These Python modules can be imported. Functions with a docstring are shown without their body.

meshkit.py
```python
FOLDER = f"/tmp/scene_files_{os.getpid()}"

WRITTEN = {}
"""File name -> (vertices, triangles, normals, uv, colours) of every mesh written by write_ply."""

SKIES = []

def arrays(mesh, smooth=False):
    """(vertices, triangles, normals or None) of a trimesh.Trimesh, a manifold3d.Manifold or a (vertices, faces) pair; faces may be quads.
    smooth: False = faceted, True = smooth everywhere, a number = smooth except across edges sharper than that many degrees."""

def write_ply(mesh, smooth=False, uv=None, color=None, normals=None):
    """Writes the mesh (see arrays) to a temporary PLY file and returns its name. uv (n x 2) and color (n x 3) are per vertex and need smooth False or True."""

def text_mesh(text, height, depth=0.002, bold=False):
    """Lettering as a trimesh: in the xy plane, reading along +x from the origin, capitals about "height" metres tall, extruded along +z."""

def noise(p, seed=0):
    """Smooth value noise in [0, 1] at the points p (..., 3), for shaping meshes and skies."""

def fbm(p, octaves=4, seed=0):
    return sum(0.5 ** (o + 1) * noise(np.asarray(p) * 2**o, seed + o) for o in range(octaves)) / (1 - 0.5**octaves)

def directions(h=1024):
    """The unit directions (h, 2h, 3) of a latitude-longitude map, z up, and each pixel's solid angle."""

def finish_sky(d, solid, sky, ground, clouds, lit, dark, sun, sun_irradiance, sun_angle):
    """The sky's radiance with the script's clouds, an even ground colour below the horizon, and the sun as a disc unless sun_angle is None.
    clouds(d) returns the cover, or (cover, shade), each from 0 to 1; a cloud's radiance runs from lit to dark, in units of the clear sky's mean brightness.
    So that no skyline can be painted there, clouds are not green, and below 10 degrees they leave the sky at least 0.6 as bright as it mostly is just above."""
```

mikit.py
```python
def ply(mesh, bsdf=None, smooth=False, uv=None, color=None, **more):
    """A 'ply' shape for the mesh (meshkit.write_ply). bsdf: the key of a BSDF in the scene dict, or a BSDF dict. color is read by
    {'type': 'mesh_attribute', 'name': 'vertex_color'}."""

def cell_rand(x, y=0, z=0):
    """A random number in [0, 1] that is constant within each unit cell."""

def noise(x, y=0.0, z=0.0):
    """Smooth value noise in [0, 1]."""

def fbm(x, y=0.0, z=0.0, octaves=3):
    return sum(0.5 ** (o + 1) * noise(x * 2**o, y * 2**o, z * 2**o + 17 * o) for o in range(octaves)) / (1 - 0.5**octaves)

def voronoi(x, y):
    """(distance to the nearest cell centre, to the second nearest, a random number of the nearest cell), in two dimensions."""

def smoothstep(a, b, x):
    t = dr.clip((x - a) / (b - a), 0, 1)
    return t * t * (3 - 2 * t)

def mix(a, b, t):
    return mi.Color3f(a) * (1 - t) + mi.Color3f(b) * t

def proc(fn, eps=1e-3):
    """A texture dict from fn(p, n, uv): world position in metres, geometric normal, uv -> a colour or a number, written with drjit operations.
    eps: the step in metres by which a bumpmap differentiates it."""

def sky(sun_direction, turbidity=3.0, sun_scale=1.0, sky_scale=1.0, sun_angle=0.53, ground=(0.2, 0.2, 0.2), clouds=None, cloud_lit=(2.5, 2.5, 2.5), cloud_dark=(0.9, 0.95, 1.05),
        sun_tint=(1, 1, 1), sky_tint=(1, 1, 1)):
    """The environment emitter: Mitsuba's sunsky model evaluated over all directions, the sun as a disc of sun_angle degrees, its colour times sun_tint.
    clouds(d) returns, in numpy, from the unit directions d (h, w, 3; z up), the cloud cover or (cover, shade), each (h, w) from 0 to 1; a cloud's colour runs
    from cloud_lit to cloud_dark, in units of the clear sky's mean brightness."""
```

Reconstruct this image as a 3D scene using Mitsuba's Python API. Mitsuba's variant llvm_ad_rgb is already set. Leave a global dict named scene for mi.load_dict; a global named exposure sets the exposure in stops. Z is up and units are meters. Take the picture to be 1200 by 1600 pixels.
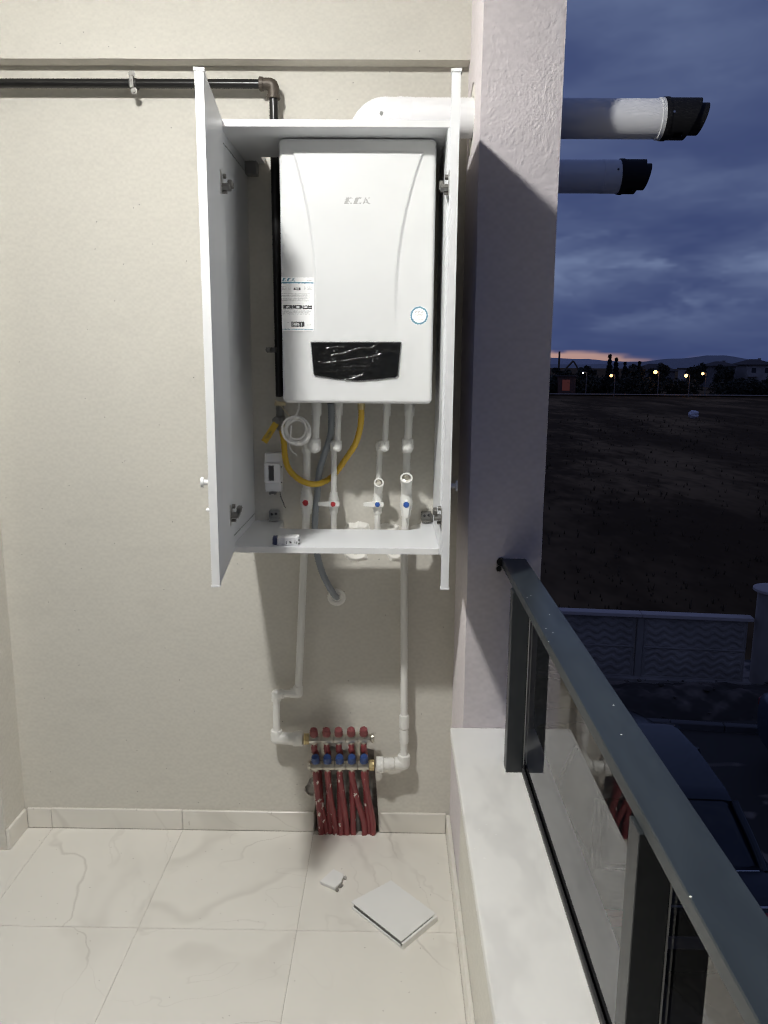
import math, random
import numpy as np, trimesh, manifold3d as m3
import mitsuba as mi, drjit as dr
import mikit, meshkit
from shapely.geometry import Polygon, Point, box as sbox
from shapely import union_all, affinity

# ------------------------------------------------------------------ camera, sky, exposure
exposure = 0.0
SC = mi.ScalarTransform4f
scene, labels = {}, {}
RGT, DWN, FWD = ((0.999883, 0.013166, 0.007831), (0.010135, -0.185203, -0.982648), (-0.011487, 0.982612, -0.185315))
scene['camera'] = {'type': 'perspective', 'fov': 52.32, 'fov_axis': 'x', 'near_clip': 0.02, 'far_clip': 9000.0,
    'to_world': SC(np.array([[-RGT[i], -DWN[i], FWD[i], (0.0, 0.0, 1.6)[i]] for i in range(3)] + [[0, 0, 0, 1.0]]))}

CS = 65
def clouds(d):
    x, y, z = d[..., 0], d[..., 1], np.maximum(d[..., 2], 0.0)
    k = 1.0 / (z + 0.10)
    p = np.stack([x * k, y * k, z * 0], -1)
    warp = meshkit.fbm(p * 0.7 + 3.1, 3, 5)[..., None] * np.array([1.4, 0.7, 0])
    big = meshkit.fbm(p * np.array([0.55, 1.0, 1]) + warp + 11.3, 5, 2)
    # heaped cloud seen from the side, lit on the upper edges
    az, el = np.degrees(np.arctan2(x, y)), np.degrees(np.arcsin(np.clip(z, 0, 1)))
    q = np.stack([az * 0.13 + 0.9 * big, el * 0.36, z * 0 + 1.7], -1)
    q = q + (meshkit.fbm(q * 2.2 + 5, 4, 41)[..., None] - 0.5) * np.array([0.9, 0.5, 0])
    heap = meshkit.fbm(q, 5, CS); over = meshkit.fbm(q + np.array([0.02, 0.13, 0]), 5, CS)
    rim = np.clip((heap - over) * 4.5, 0, 1) * np.clip((heap - 0.40) / 0.14, 0, 1)
    low = np.exp(-((el - 7.0) / 4.2) ** 2)
    wisp = np.clip((meshkit.fbm(np.stack([az * 0.16, el * 0.85, z * 0 + 3], -1) + warp * 0.3, 5, 47) - 0.52) / 0.2, 0, 1)
    v = 0.55 * big + 0.45 * heap
    bank = np.clip((meshkit.fbm(np.stack([az * 0.045 + 0.5 * big, el * 0.17, z * 0 + 8.2], -1), 4, 53) - 0.36) / 0.26, 0, 1)
    lit = (0.62 * np.clip((v - 0.43) / 0.20, 0, 1) ** 1.2 * (0.5 + 0.5 * low) + 0.95 * rim ** 1.1 * (0.10 + 0.90 * low) + 0.24 * wisp * (0.2 + 0.8 * low)) * (0.22 + 0.78 * bank) + 0.10 * bank
    shade = 1.0 - np.clip(lit, 0, 1) * np.clip((el + 1.5) / 4.0, 0.35, 1)
    # a break in the cloud close above the horizon, where the sun has just set
    rag = meshkit.fbm(np.stack([az * 0.22, el * 1.3, z * 0], -1), 4, 21)
    top = 1.05 - 0.03 * np.maximum(az - 11.0, 0) ** 1.2 + (rag - 0.5) * 0.5
    gap = np.clip((top - el) / 0.22, 0, 1) * np.clip((21.0 - az + (rag - 0.5) * 10) / 4.0, 0, 1) * np.clip((az + 30) / 15, 0, 1)
    streak = np.clip((meshkit.fbm(np.stack([az * 0.30, el * 3.4, z * 0 + 7], -1), 3, 31) - 0.56) / 0.06, 0, 1)
    gap = gap * (1 - 0.75 * streak)
    return 1.0 - 0.9 * gap, shade

scene['sky'] = {**mikit.sky((math.sin(math.radians(7)), math.cos(math.radians(7)), math.tan(math.radians(6))), turbidity=2.5, sun_scale=0.0, sky_scale=1.0,
    clouds=clouds, cloud_lit=(3.0, 3.9, 6.4), cloud_dark=(0.68, 1.00, 2.65), sky_tint=(1.05, 1.05, 2.9), ground=(0.12, 0.1, 0.08)), 'sampling_weight': 4.0}

# ------------------------------------------------------------------ materials (all procedural)
def B(key, d, two=True):
    scene[key] = {'type': 'twosided', 'bsdf': d} if two else d
    return key
def rgb(c): return {'type': 'rgb', 'value': [float(x) for x in c]}
def prin(c, rough=0.5, **k): return {'type': 'principled', 'base_color': rgb(c) if isinstance(c, (tuple, list)) else c, 'roughness': rough, **k}
def bump(fn, scale, b, eps=0.0008): return {'type': 'bumpmap', 'arbitrary': mikit.proc(fn, eps=eps), 'scale': float(scale), 'bsdf': b}
N, F = mikit.noise, mikit.fbm

def f_wall(p, n, uv):
    a = F(p.x * 1.7, p.y * 1.7, p.z * 1.7, octaves=3); b = F(p.x * 130, p.y * 130, p.z * 130, octaves=2)
    m = F(p.x * 9, p.y * 9, p.z * 6, octaves=3)
    d1, d2, r = mikit.voronoi(p.x * 26 + 3 * p.y, p.z * 26)
    speck = 0.75 * mikit.smoothstep(0.055, 0.03, d1) * dr.select(r > 0.955, 1.0, 0.0) + 0.05 * mikit.smoothstep(0.58, 0.75, F(p.x * 5, p.y * 5, p.z * 11, octaves=4))
    t = 0.95 + 0.07 * a + 0.035 * (m - 0.5) + 0.13 * (b - 0.5)
    return mikit.mix(mi.Color3f(0.583, 0.562, 0.508) * t, (0.20, 0.19, 0.17), speck)
def f_wall_h(p, n, uv):
    return F(p.x * 210, p.y * 210, p.z * 210, octaves=2) + 0.7 * F(p.x * 55, p.y * 55, p.z * 55, octaves=2)
B('m_wall', bump(f_wall_h, 0.0011, prin(mikit.proc(f_wall), 0.85, specular=0.25)))
def f_stucco(p, n, uv):
    b = F(p.x * 90, p.y * 90, p.z * 90, octaves=2); m = F(p.x * 6, p.y * 6, p.z * 4, octaves=3)
    return mi.Color3f(0.55, 0.51, 0.515) * (0.93 + 0.12 * (m - 0.5) + 0.14 * b)
def f_stucco_h(p, n, uv):
    w = N(p.x * 40, p.y * 40, p.z * 40)
    a = F(p.x * 170 + 2 * w, p.y * 170, p.z * 130, octaves=2)
    return mikit.smoothstep(0.36, 0.68, a) + 0.5 * F(p.x * 260, p.y * 260, p.z * 260, octaves=2)
B('m_stucco', bump(f_stucco_h, 0.0012, prin(mikit.proc(f_stucco), 0.9, specular=0.2)))

def vein(x, y, sc, seed, wid):
    """long branching lines: the zero crossings of a noise stretched along y"""
    wx = F(x * sc * 1.6 + seed, y * sc * 1.6 + 2.0, seed * 3.1, octaves=4) - 0.5
    q = F(x * sc * 1.5 + 1.1 * wx + 0.55 * y * sc + seed, y * sc * 0.42 + 0.5 * wx, seed * 0.7, octaves=2) - 0.5
    l = 1 - mikit.smoothstep(0.0, wid, dr.abs(q))
    mask = mikit.smoothstep(0.40, 0.66, F(x * 2.3 + seed * 2, y * 2.3 + 3, seed, octaves=3))
    return l * mask
def f_tile(p, n, uv):
    cx, cy = dr.floor((p.x + 0.722) / 0.457), dr.floor((p.y - 1.982) / 0.9)
    s = 17 * mikit.cell_rand(cx, cy, 3); u = mikit.cell_rand(cx, cy, 5) > 0.5
    x = dr.select(u, p.x, -p.y) + p.z * 0.6; y = dr.select(u, p.y, p.x) + p.z * 0.4
    v = vein(x, y, 2.6, s, 0.008) * 0.42 + vein(x, y, 2.2, s + 5.3, 0.055) * 0.27 + vein(x, y, 5.0, s + 2.2, 0.010) * 0.18
    c = mikit.mix((0.708, 0.684, 0.629), (0.43, 0.40, 0.355), dr.minimum(v, 1.0))
    d1, d2, r = mikit.voronoi(p.x * 32, p.y * 32 + 7 * p.z)
    dust = 0.5 * mikit.smoothstep(0.075, 0.04, d1) * dr.select(r > 0.94, 1.0, 0.0)
    return mikit.mix(c * (0.95 + 0.09 * F(p.x * 4, p.y * 4, p.z * 4 + s, octaves=3)), (0.30, 0.27, 0.23), dust)
B('m_tile', prin(mikit.proc(f_tile), 0.28, specular=0.45))
def f_sill(p, n, uv):
    g = mikit.smoothstep(0.52, 0.80, F(p.x * 13 + 1.2 * F(p.x * 9, p.y * 5, octaves=3), p.y * 5.5, 2.0, octaves=4))
    sp = 0.6 * mikit.smoothstep(0.86, 0.89, N(p.x * 55, p.y * 210, 3.3)) * mikit.smoothstep(0.6, 0.7, N(p.x * 9, p.y * 7, 8.0))
    c = mikit.mix((0.70, 0.69, 0.66), (0.52, 0.51, 0.49), 0.42 * g + 0.12 * F(p.x * 40, p.y * 40, p.z * 40))
    return mikit.mix(c, (0.86, 0.85, 0.82), sp)
B('m_sill', prin(mikit.proc(f_sill), 0.46, specular=0.4))
B('m_grout', prin((0.46, 0.43, 0.385), 0.9))
B('m_ceiling', prin((0.32, 0.31, 0.29), 0.9))
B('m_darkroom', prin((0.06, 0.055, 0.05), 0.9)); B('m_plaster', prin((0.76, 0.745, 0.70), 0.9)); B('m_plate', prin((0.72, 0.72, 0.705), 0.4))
def f_raw(p, n, uv): return mikit.mix((0.22, 0.21, 0.195), (0.46, 0.44, 0.41), mikit.smoothstep(0.4, 0.65, F(p.x * 55, p.y * 55, p.z * 40, octaves=3)))
B('m_raw', prin(mikit.proc(f_raw), 0.95))
def f_mela(p, n, uv): return mi.Color3f(0.60, 0.61, 0.62) * (0.97 + 0.05 * F(p.x * 5, p.y * 5, p.z * 3))
B('m_board', prin(mikit.proc(f_mela), 0.36, specular=0.45))
B('m_edge', prin((0.67, 0.675, 0.67), 0.28, specular=0.5))
def f_app(p, n, uv): return mi.Color3f(0.635, 0.64, 0.635) * (0.975 + 0.04 * F(p.x * 4, p.y * 4, p.z * 4))
B('m_appliance', prin(mikit.proc(f_app), 0.38, specular=0.45))
B('m_chassis', prin((0.016, 0.016, 0.018), 0.55)); B('m_cowl', prin((0.007, 0.007, 0.008), 0.6, specular=0.25))
B('m_panel', prin((0.012, 0.013, 0.014), 0.08, specular=0.5))
B('m_film', {'type': 'principledthin', 'base_color': rgb((1, 1, 1)), 'roughness': 0.13, 'spec_trans': 1.0, 'eta': 1.45}, two=False)
B('m_white_print', prin((0.75, 0.75, 0.75), 0.6)); B('m_gray_print', prin((0.36, 0.36, 0.35), 0.5, metallic=0.2)); B('m_faint_print', prin((0.50, 0.50, 0.49), 0.6))
B('m_dark_print', prin((0.04, 0.04, 0.042), 0.6)); B('m_blue_print', prin((0.13, 0.27, 0.37), 0.6)); B('m_paper', prin((0.84, 0.84, 0.83), 0.55))
def f_ppr(p, n, uv): return mi.Color3f(0.73, 0.725, 0.69) * (0.92 + 0.12 * F(p.x * 20, p.y * 20, p.z * 8, octaves=3))
B('m_ppr', prin(mikit.proc(f_ppr), 0.38, specular=0.45))
B('m_flue', prin((0.74, 0.74, 0.75), 0.33, specular=0.5))
def f_black(p, n, uv): return mi.Color3f(0.012, 0.012, 0.012) * (0.7 + 0.7 * F(p.x * 25, p.y * 60, p.z * 25))
B('m_black', prin(mikit.proc(f_black), 0.26, specular=0.32))
def f_iron(p, n, uv): return mi.Color3f(0.075, 0.062, 0.05) * (0.7 + 0.7 * F(p.x * 60, p.y * 60, p.z * 60))
B('m_iron', prin(mikit.proc(f_iron), 0.5, metallic=0.4))
B('m_steel', prin((0.55, 0.54, 0.51), 0.28, metallic=1.0)); B('m_zinc', prin((0.20, 0.195, 0.185), 0.38, metallic=0.8))
def f_nickel(p, n, uv): return mi.Color3f(0.56, 0.53, 0.46) * (0.82 + 0.3 * F(p.x * 70, p.y * 70, p.z * 70))
B('m_nickel', prin(mikit.proc(f_nickel), 0.3, metallic=0.9)); B('m_brass', prin((0.62, 0.50, 0.26), 0.35, metallic=0.85))
B('m_redcap', prin((0.19, 0.05, 0.052), 0.5)); B('m_bluecap', prin((0.02, 0.05, 0.17), 0.38)); B('m_reddot', prin((0.42, 0.04, 0.045), 0.4)); B('m_bluedot', prin((0.03, 0.09, 0.33), 0.4))
def f_hose(p, n, uv):
    sp = mikit.smoothstep(0.685, 0.74, F(p.x * 70, p.y * 70, p.z * 33, octaves=3) + 0.10 * mikit.smoothstep(-0.20, -0.27, p.x) * mikit.smoothstep(0.22, 0.1, p.z))
    return mikit.mix(mi.Color3f(0.19, 0.034, 0.038) * (0.75 + 0.45 * F(p.x * 40, p.y * 40, p.z * 20)), (0.62, 0.57, 0.53), sp)
B('m_hose', prin(mikit.proc(f_hose), 0.42))
B('m_yellow', prin((0.58, 0.37, 0.035), 0.42)); B('m_grayhose', prin((0.25, 0.275, 0.30), 0.5)); B('m_leveryellow', prin((0.50, 0.33, 0.03), 0.45))
B('m_tape', prin((0.55, 0.47, 0.30), 0.6)); B('m_cable', prin((0.78, 0.77, 0.74), 0.4)); B('m_modwhite', prin((0.74, 0.745, 0.75), 0.4)); B('m_modgray', prin((0.16, 0.16, 0.16), 0.5)); B('m_navy', prin((0.03, 0.04, 0.10), 0.4))
B('m_bracket', prin((0.24, 0.245, 0.24), 0.5))
def f_rail(p, n, uv):
    d1, d2, r = mikit.voronoi(p.x * 60, p.y * 60 + p.z * 31)
    sp = mikit.smoothstep(0.10, 0.06, d1) * dr.select(r > 0.975, 1.0, 0.0)
    sm = F(p.x * 30, p.y * 7, p.z * 12, octaves=4)
    return mikit.mix(mi.Color3f(0.021, 0.027, 0.031) * (0.75 + 0.6 * sm), (0.6, 0.6, 0.57), sp)
def f_railr(p, n, uv): return 0.24 + 0.22 * F(p.x * 18, p.y * 6, p.z * 9, octaves=3)
B('m_rail', prin(mikit.proc(f_rail), mikit.proc(f_railr), specular=0.5))
B('m_post', prin((0.014, 0.017, 0.02), 0.35)); B('m_gasket', prin((0.03, 0.03, 0.03), 0.5)); B('m_clip', prin((0.42, 0.42, 0.40), 0.4, metallic=0.5))
B('m_clearfilm', {'type': 'thindielectric', 'int_ior': 1.3}, two=False)
B('m_glass', {'type': 'thindielectric', 'int_ior': 1.5, 'specular_transmittance': rgb((0.20, 0.205, 0.205)), 'specular_reflectance': rgb((0.62, 0.62, 0.62))}, two=False)

# ------------------------------------------------------------------ helpers
def key_of(name):
    if name not in scene and name not in labels: return name
    i = 1
    while f'{name}_{i:03d}' in scene or f'{name}_{i:03d}' in labels: i += 1
    return f'{name}_{i:03d}'
def add(name, mesh, mat, parent=None, smooth=False, label=None, cat=None, group=None, kind=None):
    if isinstance(mesh, list): mesh = trimesh.util.concatenate(mesh)
    k = key_of((parent + '__' if parent else '') + name)
    scene[k] = mikit.ply(mesh, mat, smooth=smooth)
    e = {a: b for a, b in (('label', label), ('category', cat), ('group', group), ('kind', kind)) if b}
    if e: labels[k] = e
    return k
def thing(name, label, cat, group=None):
    k = key_of(name); labels[k] = {'label': label, 'category': cat}
    if group: labels[k]['group'] = group
    return k
def box(x0, x1, y0, y1, z0, z1, bev=0.0):
    lo, hi = np.array([x0, y0, z0], float), np.array([x1, y1, z1], float)
    if bev <= 0:
        m = trimesh.creation.box(extents=hi - lo); m.apply_translation((lo + hi) / 2); return m
    pts = []
    for sx in (0, 1):
        for sy in (0, 1):
            for sz in (0, 1):
                c = np.where([sx, sy, sz], hi, lo); s = np.where([sx, sy, sz], -bev, bev)
                pts += [c + s * [0, 1, 1], c + s * [1, 0, 1], c + s * [1, 1, 0]]
    return trimesh.convex.convex_hull(np.array(pts))
def frames(P, up=None):
    T = np.gradient(P, axis=0); T /= np.linalg.norm(T, axis=1, keepdims=True) + 1e-12
    a = np.cross(T[0], [0, 0, 1] if abs(T[0][2]) < 0.9 else [1, 0, 0]); a /= np.linalg.norm(a)
    A = []
    for t in T:
        a = a - t * (a @ t); a /= np.linalg.norm(a); A.append(a)
    A = np.array(A); return T, A, np.cross(T, A)
def smooth_path(pts, n=10):
    P = np.array(pts, float)
    if len(P) < 3: return P
    Q = np.vstack([2 * P[0] - P[1], P, 2 * P[-1] - P[-2]]); out = []
    for i in range(1, len(Q) - 2):
        for t in np.linspace(0, 1, n, endpoint=False):
            a, b, c, d = Q[i - 1:i + 3]
            out.append(0.5 * (2 * b + (c - a) * t + (2 * a - 5 * b + 4 * c - d) * t * t + (3 * b - a - 3 * c + d) * t ** 3))
    return np.array(out + [P[-1]])
def tube(pts, r, sides=18, n=10, curve=True):
    P = smooth_path(pts, n) if curve else np.array(pts, float)
    R = np.broadcast_to(np.asarray(r, float), (len(P),)) if np.ndim(r) == 0 else np.interp(np.linspace(0, 1, len(P)), np.linspace(0, 1, len(r)), r)
    T, A, Bn = frames(P); th = np.arange(sides) * 2 * np.pi / sides
    V = P[:, None] + R[:, None, None] * (np.cos(th)[None, :, None] * A[:, None] + np.sin(th)[None, :, None] * Bn[:, None])
    V = np.vstack([V.reshape(-1, 3), P[:1], P[-1:]]); f = []
    m = len(P)
    for i in range(m - 1):
        for j in range(sides):
            a, b = i * sides + j, i * sides + (j + 1) % sides
            f += [[a, b, b + sides], [a, b + sides, a + sides]]
    for j in range(sides):
        f += [[m * sides, (j + 1) % sides, j], [m * sides + 1, (m - 1) * sides + j, (m - 1) * sides + (j + 1) % sides]]
    return trimesh.Trimesh(V, np.array(f), process=False)
def lathe(prof, org, ax, sides=28):
    """prof: (distance along the axis, radius) pairs"""
    ax = np.array(ax, float); ax /= np.linalg.norm(ax); org = np.array(org, float)
    a = np.cross(ax, [0, 0, 1] if abs(ax[2]) < 0.9 else [1, 0, 0]); a /= np.linalg.norm(a); b = np.cross(ax, a)
    th = np.arange(sides) * 2 * np.pi / sides; ring = np.cos(th)[:, None] * a + np.sin(th)[:, None] * b
    prof = [(prof[0][0], 0.0)] * int(prof[0][1] > 0) + list(prof) + [(prof[-1][0], 0.0)] * int(prof[-1][1] > 0)
    V = np.vstack([org + ax * s + ring * r for s, r in prof]); f = []
    for i in range(len(prof) - 1):
        for j in range(sides):
            p, q = i * sides + j, i * sides + (j + 1) % sides
            f += [[p, q, q + sides], [p, q + sides, p + sides]]
    return trimesh.Trimesh(V, np.array(f), process=False)
def cyl(p0, p1, r, bev=0.0, sides=24):
    p0, p1 = np.array(p0, float), np.array(p1, float); L = np.linalg.norm(p1 - p0)
    b = bev or min(r, L) * 0.08
    return lathe([(0, r - b), (b, r), (L - b, r), (L, r - b)], p0, p1 - p0, sides)
def prism(poly, depth, frame=None):
    ms = [trimesh.creation.extrude_polygon(g, depth, engine='earcut') for g in getattr(poly, 'geoms', [poly]) if not g.is_empty]
    m = trimesh.util.concatenate(ms)
    if frame is not None: m.apply_transform(np.array(frame, float))
    return m
def on_front(y):  # polygon in (x, z), extruded towards the viewer (-y) from the plane y
    return [[1, 0, 0, 0], [0, 0, -1, y], [0, 1, 0, 0], [0, 0, 0, 1]]
def mf(mesh):
    q = trimesh.Trimesh(np.round(np.asarray(mesh.vertices, float), 7), mesh.faces, process=False); q.merge_vertices()
    q.update_faces(q.nondegenerate_faces(height=1e-9)); q.remove_unreferenced_vertices()
    if q.volume < 0: q.invert()
    return m3.Manifold(m3.Mesh(np.asarray(q.vertices, np.float32), np.asarray(q.faces, np.uint32)))
def tm(m):
    q = m.to_mesh(); return trimesh.Trimesh(q.vert_properties[:, :3], q.tri_verts, process=False)
def move(m, loc=(0, 0, 0), rz=0.0, rx=0.0, ry=0.0):
    m = m.copy()
    for a, v in ((rx, [1, 0, 0]), (ry, [0, 1, 0]), (rz, [0, 0, 1])):
        if a: m.apply_transform(trimesh.transformations.rotation_matrix(math.radians(a), v))
    m.apply_translation(loc); return m
def blob(poly, y, depth, seed, toward=-1, step=0.006):
    """a rough lump of plaster on a wall plane y: outline poly in (x, z)"""
    x0, z0, x1, z1 = poly.bounds
    xs, zs = np.arange(x0, x1 + step, step), np.arange(z0, z1 + step, step)
    X, Z = np.meshgrid(xs, zs); d = np.array([poly.exterior.distance(Point(a, b)) * (1 if poly.contains(Point(a, b)) else -1) for a, b in zip(X.ravel(), Z.ravel())]).reshape(X.shape)
    h = np.clip(d / (depth * 1.3), -0.3, 1) * depth * (0.6 + 0.8 * meshkit.fbm(np.stack([X * 60, Z * 60, X * 0 + seed], -1), 3, seed))
    V = np.stack([X, y + toward * h, Z], -1).reshape(-1, 3); w = len(xs); f = []
    for i in range(len(zs) - 1):
        for j in range(w - 1):
            a = i * w + j; f += [[a, a + 1, a + w + 1], [a, a + w + 1, a + w]]
    return trimesh.Trimesh(V, np.array(f), process=False)

# ------------------------------------------------------------------ the balcony
WY = 2.475          # the end wall
add('floor', box(-1.42, 0.207, -4.6, 2.475, -0.16, -0.0018), 'm_grout', kind='structure', label='balcony floor slab with grey joints under white veined tiles')
pit = sbox(-0.262, 2.43, -0.040, 2.5)   # broken away where the heating hoses come up
xs = [-1.64, -1.1785, -0.722, -0.2645, 0.1945]; ys = [-3.4, -2.518, -1.618, -0.718, 0.182, 1.082, 1.982, 2.4655]
for i in range(len(xs) - 1):
    for j in range(len(ys) - 1):
        x0, x1, y0, y1 = max(xs[i], -1.42) + 0.0007, xs[i + 1] - 0.0007, ys[j] + 0.0007, ys[j + 1] - 0.0007
        m = box(x0, x1, y0, y1, -0.012, 0.0, 0.0008)
        if i == 3 and j == 6:
            poly = [(-0.30, 2.47), (-0.30, 2.452), (-0.252, 2.447), (-0.205, 2.451), (-0.16, 2.446), (-0.11, 2.449), (-0.075, 2.455), (-0.052, 2.452), (-0.048, 2.47)]
            m = tm(mf(m) - mf(prism(Polygon(poly), 0.1, [[1, 0, 0, 0], [0, 1, 0, 0], [0, 0, 1, -0.05], [0, 0, 0, 1]])))
        add('tile', m, 'm_tile', 'floor')
add('ceiling', box(-1.42, 0.41, -4.6, 2.675, 2.9, 3.08), 'm_ceiling', kind='structure', label='plastered ceiling slab above the balcony')

wall = thing('balcony_wall', 'cream plastered end wall behind the open boiler cupboard', 'wall')
cav = [(-0.262, -0.05), (-0.262, 0.078), (-0.256, 0.13), (-0.252, 0.20), (-0.246, 0.30), (-0.20, 0.318), (-0.15, 0.300), (-0.10, 0.315), (-0.058, 0.305), (-0.052, 0.22), (-0.046, 0.14), (-0.040, 0.06), (-0.036, -0.05)]
hole2 = [(-0.2776, 0.1964), (-0.2643, 0.2038), (-0.2556, 0.1824), (-0.2492, 0.1584), (-0.2560, 0.1390), (-0.2694, 0.1291), (-0.2827, 0.1337), (-0.2936, 0.1480), (-0.2957, 0.1625), (-0.2867, 0.1723)]
def into(poly, d): return mf(prism(Polygon(poly), d, on_front(2.475 + d - 0.001)))
m = mf(box(-1.42, 0.215, WY, 2.675, -0.16, 2.9)) - into(cav, 0.055) - into(hole2, 0.012)
dh = (-0.1826, 2.4750, 0.8464)
m = m - mf(cyl((dh[0], 2.40, dh[2]), (dh[0], 2.53, dh[2]), 0.017))
add('wall_face', tm(m), 'm_wall', wall)
add('broken_plaster', [prism(Polygon(cav).buffer(-0.002), 0.004, on_front(2.5295)), prism(Polygon(hole2).buffer(-0.001), 0.003, on_front(2.4865))], 'm_raw', wall)
add('plaster_chip', prism(Polygon([(-0.2711, 0.1821), (-0.2556, 0.1896), (-0.2514, 0.1608), (-0.2646, 0.1678)]), 0.006, on_front(2.478)), 'm_plaster', wall)
# wavy lower edge of the beam over the wall
bx = np.linspace(-1.42, 0.212, 90); zz = 2.4515 + 0.0022 * (meshkit.fbm(np.stack([bx * 6, bx * 0, bx * 0], -1), 3, 4) - 0.5)
bp = Polygon([(x, z) for x, z in zip(bx, zz)] + [(0.212, 2.9), (-1.42, 2.9)])
add('beam', prism(bp, 0.055, on_front(WY)), 'm_wall', wall)
for i, (a, b) in enumerate(((-1.264, -1.18), (-1.18, -0.722), (-0.722, -0.263), (-0.034, 0.194))):
    add('skirting_tile', box(a + 0.0008, b - 0.0008, 2.4652, WY - 0.0005, 0.0006, 0.0725 + 0.001 * (i % 2), 0.0012), 'm_tile', wall)
ptc = random.Random(3)
for i, pl in enumerate(([(-0.1507, 1.0814), (-0.1425, 1.0920), (-0.1197, 1.0902), (-0.1114, 1.0966), (-0.0824, 1.0906), (-0.0782, 1.0716), (-0.1113, 1.0627), (-0.1466, 1.0666)], [(-0.0410, 1.0868), (-0.0286, 1.0911), (-0.0038, 1.0893), (0.0149, 1.0853), (0.0090, 1.0598), (-0.0346, 1.0593)], [(0.0625, 1.0836), (0.0789, 1.0902), (0.0976, 1.0882), (0.1122, 1.0799), (0.0959, 1.0650), (0.0648, 1.0689)],
                        [(-0.1529, 0.9919), (-0.1196, 0.9859), (-0.0904, 0.9926), (-0.0862, 0.9798), (-0.1112, 0.9731), (-0.1362, 0.9749)], [(-0.0133, 0.9935), (0.0076, 0.9916), (0.0284, 0.9939), (0.0244, 0.9767), (-0.0027, 0.9743)])):
    add('plaster_patch', blob(Polygon(pl).buffer(0.007), WY + 0.001, 0.012, i + 1, step=0.003), 'm_plaster', wall, smooth=True)

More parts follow.
